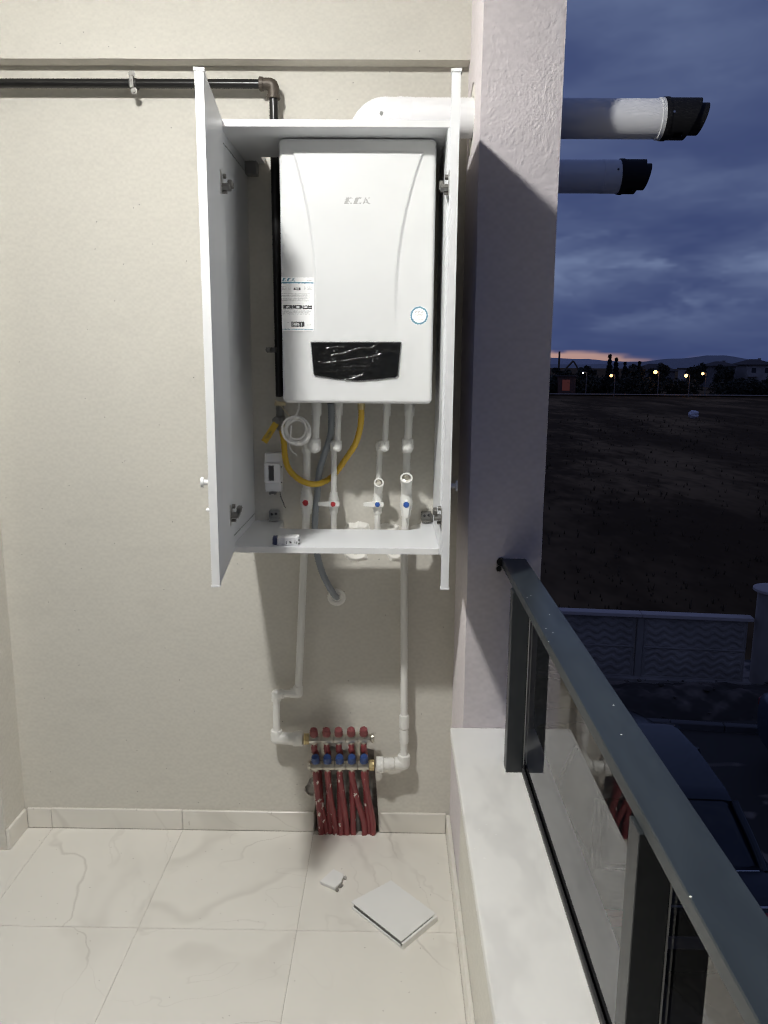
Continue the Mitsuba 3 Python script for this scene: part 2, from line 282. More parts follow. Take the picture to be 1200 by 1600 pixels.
side = thing('side_wall', 'cream plastered side wall at the far left with a doorway cut in', 'wall')
add('wall_face', box(-1.42, -1.275, 2.335, WY, -0.16, 2.9), 'm_wall', side)
add('wall_face', box(-1.42, -1.275, -4.6, -0.20, -0.16, 2.9), 'm_wall', side)
add('lintel', box(-1.42, -1.275, -0.20, 2.335, 2.45, 2.9), 'm_wall', side)
add('skirting_tile', box(-1.2745, -1.2635, 2.336, 2.4645, 0.0006, 0.0725, 0.0012), 'm_tile', side)
d = thing('balcony_door', 'wide glazed balcony door in the left side wall, room behind it dark', 'door')
for y0 in (-0.20, 1.07):
    lf = add('leaf', [box(-1.40, -1.35, y0, y0 + 0.07, 0.02, 2.448, 0.004), box(-1.40, -1.35, y0 + 1.19, y0 + 1.263, 0.02, 2.448, 0.004), box(-1.399, -1.351, y0 + 0.07, y0 + 1.19, 0.02, 0.11, 0.004), box(-1.399, -1.351, y0 + 0.07, y0 + 1.19, 2.37, 2.448, 0.004)], 'm_edge', d, kind='stuff')
    add('pane', trimesh.Trimesh([[-1.375, y0 + 0.06, 0.1], [-1.375, y0 + 1.2, 0.1], [-1.375, y0 + 1.2, 2.38], [-1.375, y0 + 0.06, 2.38]], [[0, 1, 2], [0, 2, 3]], process=False), 'm_glass', lf)
add('handle', box(-1.35, -1.32, 1.10, 1.12, 1.00, 1.12, 0.004), 'm_steel', d)
rm = thing('dark_room', 'unlit room behind the glazed balcony door', 'room')
add('wall_face', [box(-3.6, -3.5, -0.6, 2.7, -0.16, 2.9), box(-3.5, -1.42, -0.6, -0.5, -0.16, 2.9), box(-3.5, -1.42, 2.6, 2.7, -0.16, 2.9), box(-3.5, -1.42, -0.5, 2.6, -0.16, -0.002), box(-3.5, -1.42, -0.5, 2.6, 2.8, 2.9)], 'm_darkroom', rm, kind='stuff')
rear = thing('rear_wall', 'cream plastered wall closing the balcony at its near end', 'wall')
add('wall_face', box(-1.42, 0.408, -4.75, -4.6, -0.16, 2.9), 'm_wall', rear)

pil = thing('pillar', 'grey cream stucco corner pillar between cupboard and open night view', 'pillar')
# knock the arrises slightly out of true
pts = []
for z in np.linspace(-4.0, 2.9, 140):
    j = 0.0022 * (meshkit.noise(np.array([[z * 9, 1.0, k * 7.3] for k in range(4)]), 3) - 0.5)
    pts.append([[0.207 + j[0], 2.09 + j[0] * .5, z], [0.408 + j[1], 2.09 + j[1] * .5, z], [0.408 + j[2], 3.06, z], [0.207 + j[3], 3.06, z]])
V = np.array(pts).reshape(-1, 3); f = []
n = len(pts)
for i in range(n - 1):
    for j in range(4):
        a, b = i * 4 + j, i * 4 + (j + 1) % 4; f += [[a, b, b + 4], [a, b + 4, a + 4]]
f += [[0, 2, 1], [0, 3, 2], [n * 4 - 4, n * 4 - 3, n * 4 - 2], [n * 4 - 4, n * 4 - 2, n * 4 - 1]]
pmesh = mf(trimesh.Trimesh(V, f, process=False))
FY, FZ, FR = 2.325, 2.270, 0.0515
pmesh = pmesh - mf(cyl((0.15, 2.338, 2.268), (0.242, 2.338, 2.268), 0.094, sides=40)) - mf(cyl((0.1, FY, FZ), (0.5, FY, FZ), 0.056, sides=32)) - mf(cyl((0.3, 2.9, 2.248), (0.5, 2.9, 2.248), 0.06, sides=32))
add('shaft', tm(pmesh), 'm_stucco', pil)
ring = Point(0, 0).buffer(0.0885, 24)
ring = Polygon([(x * (1 + 0.02 * math.sin(5 * i)) , y * (1 + 0.02 * math.cos(3 * i))) for i, (x, y) in enumerate(ring.exterior.coords[:-1])]) - Point(-0.008, 0.002).buffer(0.057)
add('plaster_ring', prism(ring, 0.030, [[0, 0, 1, 0.209], [1, 0, 0, 2.3415], [0, 1, 0, 2.268], [0, 0, 0, 1]]), 'm_wall', pil)

par = thing('parapet', 'low cream parapet under the white marble sill and railing', 'parapet')
add('wall_face', box(0.207, 0.408, -4.6, 2.089, -3.6, 0.553), 'm_wall', par)
sv = box(0.1705, 0.413, -4.6, 2.0885, 0.5535, 0.58, 0.002)
add('marble_sill', sv, 'm_sill', par, label='white marble sill with grey clouding on top of the parapet')
for j in range(len(ys) - 2, -1, -1):
    add('skirting_tile', box(0.1945, 0.2065, ys[j] + 0.001, ys[j + 1] - 0.001, 0.0006, 0.0725, 0.0012), 'm_tile', par)
edge = thing('edge_beam', 'plastered edge beam of the slab above the railing', 'beam')
add('beam_face', box(0.21, 0.41, -4.6, 2.088, 2.60, 2.899), 'm_wall', edge)

rl = thing('railing', 'dark anthracite railing with flat posts and a glass panel', 'railing')
add('handrail', box(0.2995, 0.3658, -4.6, 2.089, 1.058, 1.080, 0.0016), 'm_rail', rl)
for y in (1.84, 0.84, -0.16, -1.16, -2.16, -3.16, -4.16):
    add('post', box(0.2945, 0.3365, y, y + 0.04, 0.5802, 1.0578, 0.0012), 'm_post', rl)
    add('glass_clip', box(0.3368, 0.3408, y + 0.003, y + 0.037, 0.60, 1.05, 0.0008), 'm_clip', rl)
gp = trimesh.Trimesh([[0.3425, -4.55, 0.584], [0.3425, 1.90, 0.584], [0.3425, 1.90, 1.0575], [0.3425, -4.55, 1.0575]], [[0, 1, 2], [0, 2, 3]], process=False)
add('glass_panel', gp, 'm_glass', rl)
add('glass_channel', [box(0.3345, 0.3405, -4.55, 1.84, 0.5803, 0.593, 0.001), box(0.3445, 0.3505, -4.55, 1.90, 0.5803, 0.593, 0.001)], 'm_gasket', rl)
add('bolt', [cyl((0.2929, 2.0880, 1.0500), (0.2903, 2.0700, 1.0548), 0.0075), cyl((0.2983, 2.0880, 1.0700), (0.2976, 2.0830, 1.0713), 0.012)], 'm_black', rl)

# ------------------------------------------------------------------ lamp on the balcony ceiling, behind the frame (its light is what falls on the wall)
lp = thing('ceiling_lamp', 'small white dome lamp lit on the balcony ceiling', 'lamp')
LX, LY, LZ = -0.66, 0.96, 2.815
th = np.linspace(0, math.pi / 2, 12)
dome = lathe([(0.0, 0.060)] + [(0.040 * math.sin(t), 0.060 * math.cos(t)) for t in th[1:-1]] + [(0.040, 0.0005)], (LX, LY, LZ), (0, 0, -1), 32)
if dome.volume < 0: dome.invert()
k = add('dome', dome, 'm_edge', lp); scene[k]['emitter'] = {'type': 'area', 'radiance': rgb((1370, 1362, 1320)), 'sampling_weight': 12.0}
add('holder', lathe([(0.0, 0.06), (0.002, 0.066), (0.012, 0.070), (0.0825, 0.070)], (LX, LY, LZ + 0.002), (0, 0, 1), 32), 'm_edge', lp)

# ------------------------------------------------------------------ black gas pipe along the top of the wall
gp = thing('gas_pipe', 'glossy black steel gas pipe along the wall top and down behind boiler', 'pipe')
gc = (-0.3566, 2.4320, 2.3898); gz = gc[2]; gx = gc[0]
add('pipe', tube([(-1.27, 2.432, gz - 0.001), (-0.9, 2.432, gz), (gx - 0.03, 2.432, gz)], 0.0126, curve=False), 'm_black', gp, smooth=40)
add('elbow', [tube([(gx - 0.034, 2.432, gz), (gx - 0.012, 2.432, gz), (gx - 0.003, 2.432, gz - 0.003), (gx, 2.432, gz - 0.012), (gx, 2.432, gz - 0.034)], 0.0165, n=6), cyl((gx - 0.040, 2.432, gz), (gx - 0.029, 2.432, gz), 0.0195), cyl((gx, 2.432, gz - 0.029), (gx, 2.432, gz - 0.040), 0.0195)], 'm_iron', gp, smooth=50)
add('pipe', cyl((gx, 2.432, gz - 0.03), (gx + 0.004, 2.432, 1.50), 0.0126), 'm_black', gp, smooth=40)
cl = thing('pipe_clamp', 'zinc screw clamp holding the black gas pipe to the wall', 'clamp')
cxp = -0.7605
add('band', tube([(cxp, 2.432 + 0.0155 * math.cos(t), gz + 0.0155 * math.sin(t)) for t in np.linspace(-2.9, 2.9, 24)] + [(cxp, 2.417, gz)], 0.0034, 8, curve=False), 'm_zinc', cl, smooth=40)
add('band', box(cxp - 0.006, cxp + 0.006, 2.4145, 2.417, gz - 0.016, gz + 0.016, 0.0008), 'm_zinc', cl)
for s in (1, -1):
    add('lug', lathe([(0, 0.0095), (0.004, 0.0095), (0.0042, 0.006), (0.008, 0.006), (0.008, 0.0025)], (cxp + 0.004 * (s < 0), 2.424, gz + s * 0.0225), (0, -1, 0)), 'm_zinc', cl, smooth=30)
add('rod', cyl((cxp, 2.446, gz), (cxp, 2.4755, gz), 0.004), 'm_zinc', cl)
add('rubber_lining', cyl((cxp - 0.011, 2.432, gz), (cxp + 0.011, 2.432, gz), 0.0140), 'm_gasket', cl, smooth=40)

c2_ = thing('pipe_clamp', 'small zinc clamp on the vertical gas pipe beside the boiler', 'clamp')
vx, vz = (-0.3626, 2.4320, 1.6409)[0], (-0.3626, 2.4320, 1.6409)[2]
add('band', lathe([(-0.008, 0.0135), (-0.008, 0.0155), (0.008, 0.0155), (0.008, 0.0135)], (vx - 0.004, 2.432, vz), (0, 0, 1), 24), 'm_zinc', c2_, smooth=30)
add('lug', lathe([(0, 0.008), (0.004, 0.0085), (0.005, 0.005), (0.012, 0.005)], (vx - 0.022, 2.428, vz), (0, -1, 0), 14), 'm_zinc', c2_, smooth=30)

# ------------------------------------------------------------------ the cupboard
cab = thing('boiler_cupboard', 'open white melamine wall cupboard around the boiler', 'cupboard')
def board(name, m, mat='m_board', parent=None, **k): return add(name, m, mat, parent or cab, **k)
X0, X1, YC, ZB, ZT = -0.463, 0.146, 2.105, 1.084, 2.2025
top = mf(box(X0, X1, YC, WY - 0.001, ZT - 0.018, ZT, 0.0008)) - mf(box(-0.391, -0.325, 2.398, 2.6, 2.1, 2.3)) - mf(cyl((-0.085, FY, 2.1), (-0.085, FY, 2.3), 0.058))
board('top_board', tm(top))
nt = Polygon([(-0.355, 2.6), (-0.352, 2.36), (-0.31, 2.345), (-0.10, 2.350), (0.05, 2.346), (0.085, 2.375), (0.10, 2.6)])
bot = mf(box(X0 + 0.018, X1 - 0.018, YC, WY - 0.001, ZB, ZB + 0.018, 0.0008)) - mf(prism(nt, 0.3, [[1, 0, 0, 0], [0, 1, 0, 0], [0, 0, 1, 1.0], [0, 0, 0, 1]]))
board('bottom_board', tm(bot))
board('side_panel', box(X0, X0 + 0.0178, YC, WY - 0.001, ZB, ZT - 0.0182, 0.0008)); board('side_panel', box(X1 - 0.0178, X1, YC, WY - 0.001, ZB, ZT - 0.0182, 0.0008))
# edging and rails inside
board('edge_strip', box(X0 + 0.02, X1 - 0.02, YC - 0.0012, YC, ZB + 0.001, ZB + 0.017), 'm_edge'); board('edge_strip', box(X0 + 0.002, X1 - 0.002, YC - 0.0012, YC, ZT - 0.017, ZT - 0.001), 'm_edge')
for z in (ZT - 0.048, ZB + 0.042):
    board('groove_strip', box(X0 + 0.0179, X0 + 0.0195, YC + 0.01, WY - 0.01, z - 0.0008, z + 0.0008), 'm_bracket'); 
def bracket(x, z, mat):
    b = board('hanging_bracket', [box(x - 0.016, x + 0.016, 2.455, 2.4745, z - 0.016, z + 0.017, 0.003), box(x - 0.014, x + 0.014, 2.44, 2.455, z - 0.016, z - 0.010, 0.001)], mat)
    board('screw', [cyl((x - 0.006, 2.455, z + 0.004), (x - 0.006, 2.452, z + 0.004), 0.004), cyl((x + 0.007, 2.455, z + 0.006), (x + 0.007, 2.452, z + 0.006), 0.004)], 'm_chassis', b)
bracket((-0.3816, 2.4550, 1.1104)[0], 1.122, 'm_bracket'); bracket((0.1068, 2.4550, 1.1071)[0], 1.122, 'm_zinc')
board('corner_block', box(X0 + 0.018, X0 + 0.053, 2.435, 2.474, ZT - 0.055, ZT - 0.0185, 0.002), 'm_modgray')
# doors: each is built flat (local x = thickness, y = width) and turned on its hinges
def door(hx, hy, fx, fy, inner, lab):
    a = math.atan2(fx - hx, hy - fy); L = math.hypot(fx - hx, fy - hy)
    T = np.array([[math.cos(a), -math.sin(a), 0, hx], [math.sin(a), math.cos(a), 0, hy], [0, 0, 1, 0], [0, 0, 0, 1]])
    def P(m): m = m.copy(); m.apply_transform(T); return m
    z0, z1 = 1.0895, 2.1975
    k = board('door', P(box(-0.009, 0.009, -L, 0, z0, z1, 0.0007)), label=lab)
    board('edge_strip', P(box(-0.0092, 0.0092, -L - 0.0013, -L, z0, z1)), 'm_edge', k); board('edge_strip', P(box(-0.0092, 0.0092, -L, 0, z1, z1 + 0.0013)), 'm_edge', k)
    board('end_cap', [P(box(-0.0112, 0.0112, -L - 0.003, -L + 0.018, z1 - 0.004, z1 + 0.0025)), P(box(-0.0106, 0.0106, -L - 0.0025, -L + 0.012, z0 - 0.0016, z0 + 0.002))], 'm_edge', k)
    s = inner
    for z in (2.035, 1.205):
        h = board('hinge', [P(lathe([(0, 0.0175), (0.0015, 0.0175), (0.002, 0.014)], (s * 0.009, -0.075, z), (s, 0, 0), 20)), P(box(min(s * 0.009, s * 0.0115), max(s * 0.009, s * 0.0115), -0.098, -0.088, z - 0.028, z + 0.028, 0.0006))], 'm_steel', k)
        board('arm', [P(box(min(s * 0.010, s * 0.030), max(s * 0.010, s * 0.030), -0.085, -0.030, z - 0.009, z - 0.001, 0.001)), P(box(min(s * 0.022, s * 0.034), max(s * 0.022, s * 0.034), -0.055, -0.012, z + 0.000, z + 0.014, 0.002)), P(cyl((s * 0.012, -0.060, z + 0.02), (s * 0.020, -0.060, z + 0.02), 0.006)), P(cyl((s * 0.010, -0.066, z - 0.018), (s * 0.022, -0.066, z - 0.018), 0.0045))], 'm_zinc', h)
    return k, P, L
k, P, L = door(-0.4475, 2.108, -0.4105, 1.752, 1, 'left door standing open with a white bow handle')
hz = 1.33
board('handle', [P(cyl((-0.009, -L + 0.028, hz), (-0.024, -L + 0.028, hz), 0.0062)), P(lathe([(0, 0.0115), (0.004, 0.0125), (0.007, 0.011), (0.008, 0.006)], (-0.023, -L + 0.028, hz), (-1, 0, 0))), P(box(-0.0135, -0.009, -L + 0.020, -L + 0.036, hz - 0.062, hz + 0.014, 0.002)), P(box(-0.020, -0.009, -L + 0.019, -L + 0.037, hz - 0.0665, hz - 0.0615, 0.001))], 'm_edge', k, smooth=35)
k, P, L = door(0.1435, 2.108, 0.1215, 1.752, -1, 'right door standing open with a round white knob')
hz = 1.327
board('handle', [P(cyl((0.009, -L + 0.03, hz), (0.022, -L + 0.03, hz), 0.0058)), P(lathe([(0, 0.010), (0.0015, 0.0125), (0.004, 0.0125), (0.005, 0.011)], (0.020, -L + 0.03, hz), (1, 0, 0)))], 'm_edge', k, smooth=35)

# ------------------------------------------------------------------ the boiler
bo = thing('boiler', 'white wall hung combi boiler with black display inside the cupboard', 'boiler')
BX0, BX1, BZ0, BZ1, BY = -0.3095, 0.1045, 1.4935, 2.1815, 2.185
def cover():
    nx, nz = 150, 210
    ex = np.unique(np.round(np.concatenate([np.linspace(0, 0.016, 9), np.linspace(0.016, BX1 - BX0 - 0.016, nx), np.linspace(BX1 - BX0 - 0.016, BX1 - BX0, 9)]), 6))
    ez = np.unique(np.round(np.concatenate([np.linspace(0, 0.016, 9), np.linspace(0.016, BZ1 - BZ0 - 0.016, nz), np.linspace(BZ1 - BZ0 - 0.016, BZ1 - BZ0, 9)]), 6))
    X, Z = np.meshgrid(BX0 + ex, BZ0 + ez); cx, cz, hw, hh, R = (BX0 + BX1) / 2, (BZ0 + BZ1) / 2, (BX1 - BX0) / 2, (BZ1 - BZ0) / 2, 0.014
    qx, qz = np.abs(X - cx) - (hw - R), np.abs(Z - cz) - (hh - R)
    # pull the corner points onto the rounded outline
    o = np.hypot(np.maximum(qx, 0), np.maximum(qz, 0)); s = np.where(o > R, R / np.maximum(o, 1e-9), 1)
    X = np.where((qx > 0) & (qz > 0), cx + np.sign(X - cx) * (hw - R + qx * s), X); Z = np.where((qx > 0) & (qz > 0), cz + np.sign(Z - cz) * (hh - R + qz * s), Z)
    qx, qz = np.abs(X - cx) - (hw - R), np.abs(Z - cz) - (hh - R)
    d = R - np.where((qx > 0) & (qz > 0), np.hypot(qx, qz), np.maximum(qx, qz)); d = np.clip(d, 0, None)
    r = 0.010; back = np.where(d < r, r - np.sqrt(np.maximum(r * r - (r - d) ** 2, 0)), 0)
    sdn = 2.146 - Z
    xl = -0.219 - 0.055 * np.clip(1 - sdn / 0.34, 0, 2) ** 2; xr = 0.002 + 0.068 * np.clip(1 - sdn / 0.37, 0, 2) ** 2
    sm = lambda t: np.clip(t, 0, 1) ** 2 * (3 - 2 * np.clip(t, 0, 1))
    amp = 0.0060 * sm((0.50 - sdn) / 0.22) * sm((sdn + 0.004) / 0.01)
    wr = 0.006 + 0.004 * np.clip(sdn / 0.2, 0, 1)
    h = amp * (sm((X - xl) / 0.0045) * sm((xr - X) / wr + 0.5))
    h += 0.0015 * (1 - ((X - cx) / hw) ** 2)
    Y = BY + 0.004 + back - h
    ny, w = X.shape; V = np.stack([X, Y, Z], -1).reshape(-1, 3); f = []
    a = (np.arange(ny - 1)[:, None] * w + np.arange(w - 1)).ravel(); F1 = np.stack([a, a + 1, a + w + 1], 1); F2 = np.stack([a, a + w + 1, a + w], 1)
    m = trimesh.Trimesh(V, np.vstack([F1, F2]), process=False)
    bd = np.concatenate([np.arange(w), np.arange(1, ny) * w + w - 1, (ny - 1) * w + np.arange(w - 2, -1, -1), np.arange(ny - 2, 0, -1) * w])
    rim = V[bd]; rb = rim.copy(); rb[:, 1] = 2.255; k = len(bd)
    Fs = np.array([[i, i + k, (i + 1) % k] for i in range(k)] + [[(i + 1) % k, i + k, (i + 1) % k + k] for i in range(k)])
    return m, trimesh.Trimesh(np.vstack([rim, rb]), Fs, process=False)
front, skirt = cover()
add('front_cover', front, 'm_appliance', bo, smooth=True)
add('side_cover', skirt, 'm_appliance', bo, smooth=40)
add('chassis', box(BX0 + 0.006, BX1 - 0.006, 2.2, 2.45, BZ0 + 0.012, BZ1 - 0.01, 0.003), 'm_chassis', bo)
YF = 2.1874
PX = lambda pts: Polygon(pts)
# the control panel: a glossy black insert
cpoly = PX([(-0.2288, 1.6581), (0.0162, 1.6599), (0.0085, 1.5720), (0.0032, 1.5668), (-0.0496, 1.5603), (-0.1043, 1.5563), (-0.1608, 1.5611), (-0.2190, 1.5702), (-0.2216, 1.5737)]).buffer(0.003).buffer(-0.003)
add('bezel', prism(cpoly.buffer(0.0022), 0.0030, on_front(YF + 0.0006)), 'm_bracket', bo)
cp = add('control_panel', prism(cpoly, 0.0014, on_front(YF - 0.0022)), 'm_panel', bo, label='black control panel wrapped in crumpled clear film')
YP = YF - 0.0036
def text(s, px, py, h, y, bold=False, shear=0.0, wide=1.0):
    t = meshkit.text_mesh(s, h, 0.0002, bold); t.vertices[:, 0] *= wide; t.vertices[:, 0] += shear * t.vertices[:, 1]
    t.apply_transform(np.array(on_front(y), float)); t.apply_translation((px, 0, py)); return t
ic = []
for q, s, h in (((-0.1693, 2.1840, 1.6328),'O',0.0055), ((-0.1729, 2.1840, 1.6104),'+',0.008), ((-0.1677, 2.1840, 1.5966),'-',0.008), ((-0.0499, 2.1840, 1.6131),'+',0.008), ((-0.0533, 2.1840, 1.5958),'-',0.008), ((-0.1343, 2.1840, 1.5925),'----',0.004), ((-0.0956, 2.1840, 1.5929),'-----',0.004)): ic.append(text(s, q[0], q[2], h, YP - 0.0001, True))
for q in ((-0.0518, 2.1840, 1.6320), (-0.0622, 2.1840, 1.6078)): ic += [prism(sbox(q[0], q[2] + i * 0.0022, q[0] + 0.0042, q[2] + i * 0.0022 + 0.0012), 0.0002, on_front(YP - 0.0001)) for i in range(4)]
add('symbols', ic, 'm_white_print', cp, kind='stuff')
q = (-0.1255, 2.1840, 1.5666); add('lettering', text('Confeo', q[0], q[2], 0.0052, YP - 0.0001), 'm_faint_print', cp, kind='stuff')
# crumpled protective film: folds across it, each a lop-sided ridge
fx0, fx1, fz0, fz1 = (-0.2345, 2.1840, 1.6151)[0], (0.0553, 2.1840, 1.6173)[0], (-0.0990, 2.1840, 1.5451)[2], (-0.0992, 2.1840, 1.6693)[2]
gx_, gz_ = np.meshgrid(np.linspace(fx0, fx1, 250), np.linspace(fz0, fz1, 130))
wob = 0.004 * (meshkit.fbm(np.stack([gx_ * 45, gz_ * 45, gx_ * 0], -1), 3, 3) - 0.5)
hh_ = 0.0010 + 0.0022 * np.abs(meshkit.fbm(np.stack([gx_ * 30 + gz_ * 9, gz_ * 62 - gx_ * 16, gx_ * 0], -1), 3, 12) - 0.5) + 0.0007 * meshkit.fbm(np.stack([gx_ * 120, gz_ * 120, gx_ * 0], -1), 2, 14)
for pts, A_, up, dn in (([(-0.1868, 2.1840, 1.6412), (-0.1623, 2.1840, 1.6457), (-0.1377, 2.1840, 1.6468)], 0.0016, 0.0034, 0.0015), ([(-0.1729, 2.1840, 1.6233), (-0.1430, 2.1840, 1.6278), (-0.1062, 2.1840, 1.6401), (-0.0711, 2.1840, 1.6430), (-0.0502, 2.1840, 1.6508), (-0.0485, 2.1840, 1.6628)], 0.0019, 0.0038, 0.0016), ([(-0.2064, 2.1840, 1.6049), (-0.1906, 2.1840, 1.6025), (-0.1395, 2.1840, 1.6089), (-0.0658, 2.1840, 1.6198), (-0.0377, 2.1840, 1.6286)], 0.0019, 0.0040, 0.0016), ([(-0.1378, 2.1840, 1.5917), (-0.1096, 2.1840, 1.5936), (-0.0692, 2.1840, 1.5965)], 0.0012, 0.0028, 0.0014), ([(-0.1396, 2.1840, 1.5552), (-0.1114, 2.1840, 1.5624), (-0.0867, 2.1840, 1.5730)], 0.0020, 0.0038, 0.0012), ([(-0.0151, 2.1840, 1.6443), (-0.0030, 2.1840, 1.6563)], 0.0015, 0.0030, 0.0014), ([(-0.2154, 2.1840, 1.5806), (-0.1396, 2.1840, 1.5830), (-0.0375, 2.1840, 1.5873)], 0.0010, 0.0050, 0.0030), ([(-0.0291, 2.1840, 1.6373), (0.0025, 2.1840, 1.6341), (0.0413, 2.1840, 1.6172), (0.0523, 2.1840, 1.5828)], 0.0012, 0.0030, 0.0020)):
    P_ = smooth_path([(q[0], q[2]) + (0,) for q in pts], 14)[:, :2]
    dx_, dz_ = gx_.ravel()[:, None] - P_[:, 0], gz_.ravel()[:, None] - P_[:, 1] + wob.ravel()[:, None]
    i_ = np.argmin(dx_ ** 2 + dz_ ** 2, 1); r_i = np.arange(len(i_)); dd = np.hypot(dx_[r_i, i_], dz_[r_i, i_]); sg_ = dz_[r_i, i_] > 0
    hh_ = hh_ + (A_ * np.maximum(0, 1 - dd / np.where(sg_, up, dn))).reshape(gx_.shape)
bord = np.minimum(np.minimum(gx_ - fx0, fx1 - gx_), np.minimum(gz_ - fz0, fz1 - gz_))
V = np.stack([gx_, YP - 0.0006 - hh_ * np.clip(0.3 + bord / 0.008, 0, 1), gz_], -1).reshape(-1, 3); w = gx_.shape[1]
a = (np.arange(gx_.shape[0] - 1)[:, None] * w + np.arange(w - 1)).ravel()
keep = bord.ravel()[a] > 0.010 * meshkit.fbm(np.stack([gx_ * 60, gz_ * 60, gx_ * 0], -1), 3, 3).ravel()[a] - 0.002
over = np.array([cpoly.buffer(0.0005).contains(Point(q[0], q[2])) for q in V])[a]
for nm, kk, mt in (('film', keep & over, 'm_film'), ('film_edge', keep & ~over, 'm_clearfilm')):
    add(nm, trimesh.Trimesh(V, np.vstack([np.stack([a, a + 1, a + w + 1], 1)[kk], np.stack([a, a + w + 1, a + w], 1)[kk]]), process=False), mt, cp, smooth=True, label='crumpled clear protective film')
# the maker's letters, drawn as slanted shapes with stepped strokes
def eca(x, z, h):
    s = h / 1.0; P_ = lambda l: Polygon([(x + s * (a + 0.42 * b), z + s * b) for a, b in l])
    E_ = union_all([P_([(0, 0), (0.52, 0), (0.52, 1), (0.0, 1)]), P_([(0.5, 0.84), (0.98, 0.84), (0.98, 1), (0.5, 1)]), P_([(0.5, 0.36), (0.72, 0.36), (0.72, 0.52), (0.5, 0.52)]), P_([(0.5, 0), (0.80, 0), (0.80, 0.13), (0.5, 0.13)])])
    dot = P_([(1.0, 0), (1.24, 0), (1.24, 0.23), (1.0, 0.23)])
    C_ = union_all([P_([(0, 0), (0.55, 0), (0.55, 1), (0.0, 1)]), P_([(0.5, 0.82), (0.95, 0.82), (0.95, 1), (0.5, 1)]), P_([(0.5, 0), (0.80, 0), (0.80, 0.13), (0.5, 0.13)])])
    A_ = Polygon([(x + s * a, z + s * b) for a, b in [(3.05, 0), (3.50, 1.0), (3.62, 1.0), (4.05, 0.15), (4.3, 0.15), (4.3, 0), (3.88, 0), (3.80, 0.2), (3.34, 0.2), (3.25, 0)]]) - Polygon([(x + s * a, z + s * b) for a, b in [(3.40, 0.33), (3.72, 0.33), (3.56, 0.72)]])
    sh = lambda g, dx: affinity.translate(g, s * dx, 0)
    return union_all([E_, dot, sh(C_, 1.52), sh(dot, 1.52), A_, Point(x + s * 4.12, z + s * 0.9).buffer(s * 0.1)])
q = (-0.1380, 2.1840, 2.0167); add('brand_letters', prism(eca(q[0], q[2], 0.0162), 0.0002, on_front(2.1815)), 'm_gray_print', bo)
# energy sticker, lower left
c0, c1 = (-0.3081, 2.1840, 1.6882), (-0.2203, 2.1840, 1.8292); x0, x1, z0, z1 = c0[0], c1[0], c0[2], c1[2]
YS = 2.1874
def Rr(u0, u1, v0, v1): return sbox(x0 + u0 * (x1 - x0), z1 - v1 * (z1 - z0), x0 + u1 * (x1 - x0), z1 - v0 * (z1 - z0))
def slab(g, y): return prism(g, 0.00025, on_front(y))
st = add('info_sticker', prism(Rr(0, 1, 0, 1), 0.0004, on_front(YS)), 'm_paper', bo, label='white sticker with blue heading and black value boxes')
YT = YS - 0.0004
add('print', [slab(Rr(0.01, 0.99, 0.085, 0.11), YT), slab(Rr(0.01, 0.99, 0.962, 0.974), YT), slab(eca(x0 + 0.02 * (x1 - x0), z1 - 0.072 * (z1 - z0), 0.0085), YT)], 'm_blue_print', st, kind='stuff')
rr = random.Random(5); lines = [slab(Rr(0.02, 0.98 - 0.15 * rr.random(), v, v + 0.009), YT) for v in (0.30, 0.328, 0.356, 0.384, 0.412, 0.43, 0.60, 0.625, 0.65, 0.675)]
lines += [slab(Rr(a, b, v, v + 0.010), YT) for a, b in ((0.02, 0.16), (0.22, 0.28), (0.70, 0.75), (0.80, 0.96)) for v in (0.17, 0.195, 0.22)] + [slab(Rr(0.8, 0.95, 0.045, 0.06), YT), slab(Rr(0.16, 0.22, 0.84, 0.85), YT), slab(Rr(0.78, 0.9, 0.88, 0.89), YT)]
add('print', lines, 'm_faint_print', st, kind='stuff')
bars = Rr(0.29, 0.70, 0.825, 0.92)
for i, u_ in enumerate((0.335, 0.375, 0.41, 0.45, 0.49, 0.52, 0.60)): bars = bars - Rr(u_, u_ + 0.02, 0.842, 0.90)
add('print', [slab(Rr(0.38, 0.59, 0.19, 0.235), YT), slab(Rr(0.05, 0.335, 0.515, 0.58), YT), slab(Rr(0.352, 0.64, 0.515, 0.58), YT), slab(Rr(0.665, 0.94, 0.52, 0.585), YT), slab(bars, YT)], 'm_dark_print', st, kind='stuff')
add('print', [slab(Rr(a, b, v0, v1), YT - 0.0003) for a, b, v0, v1 in ((0.42, 0.54, 0.203, 0.222), (0.14, 0.24, 0.53, 0.562), (0.45, 0.55, 0.53, 0.562), (0.70, 0.80, 0.535, 0.567), (0.84, 0.92, 0.552, 0.567))], 'm_white_print', st, kind='stuff')
# round sticker, lower right
c = (0.0657, 2.1840, 1.7316); r_ = 0.0245
rs = add('round_sticker', prism(Point(c[0], c[2]).buffer(r_, 24), 0.0004, on_front(YS)), 'm_paper', bo, label='round white sticker with a blue ring')
YR = YS - 0.0004
add('print', slab(Point(c[0], c[2]).buffer(r_ * 0.97, 24) - Point(c[0], c[2]).buffer(r_ * 0.79, 24), YR), 'm_blue_print', rs, kind='stuff')
add('print', [slab(eca(c[0] - 0.012, c[2] + 0.0065, 0.0056), YR), *[slab(sbox(c[0] - a, c[2] + b, c[0] + a, c[2] + b + 0.001), YR) for a, b in ((0.011, 0.002), (0.009, -0.001), (0.0015, -0.005), (0.012, -0.010))]], 'm_faint_print', rs, kind='stuff')

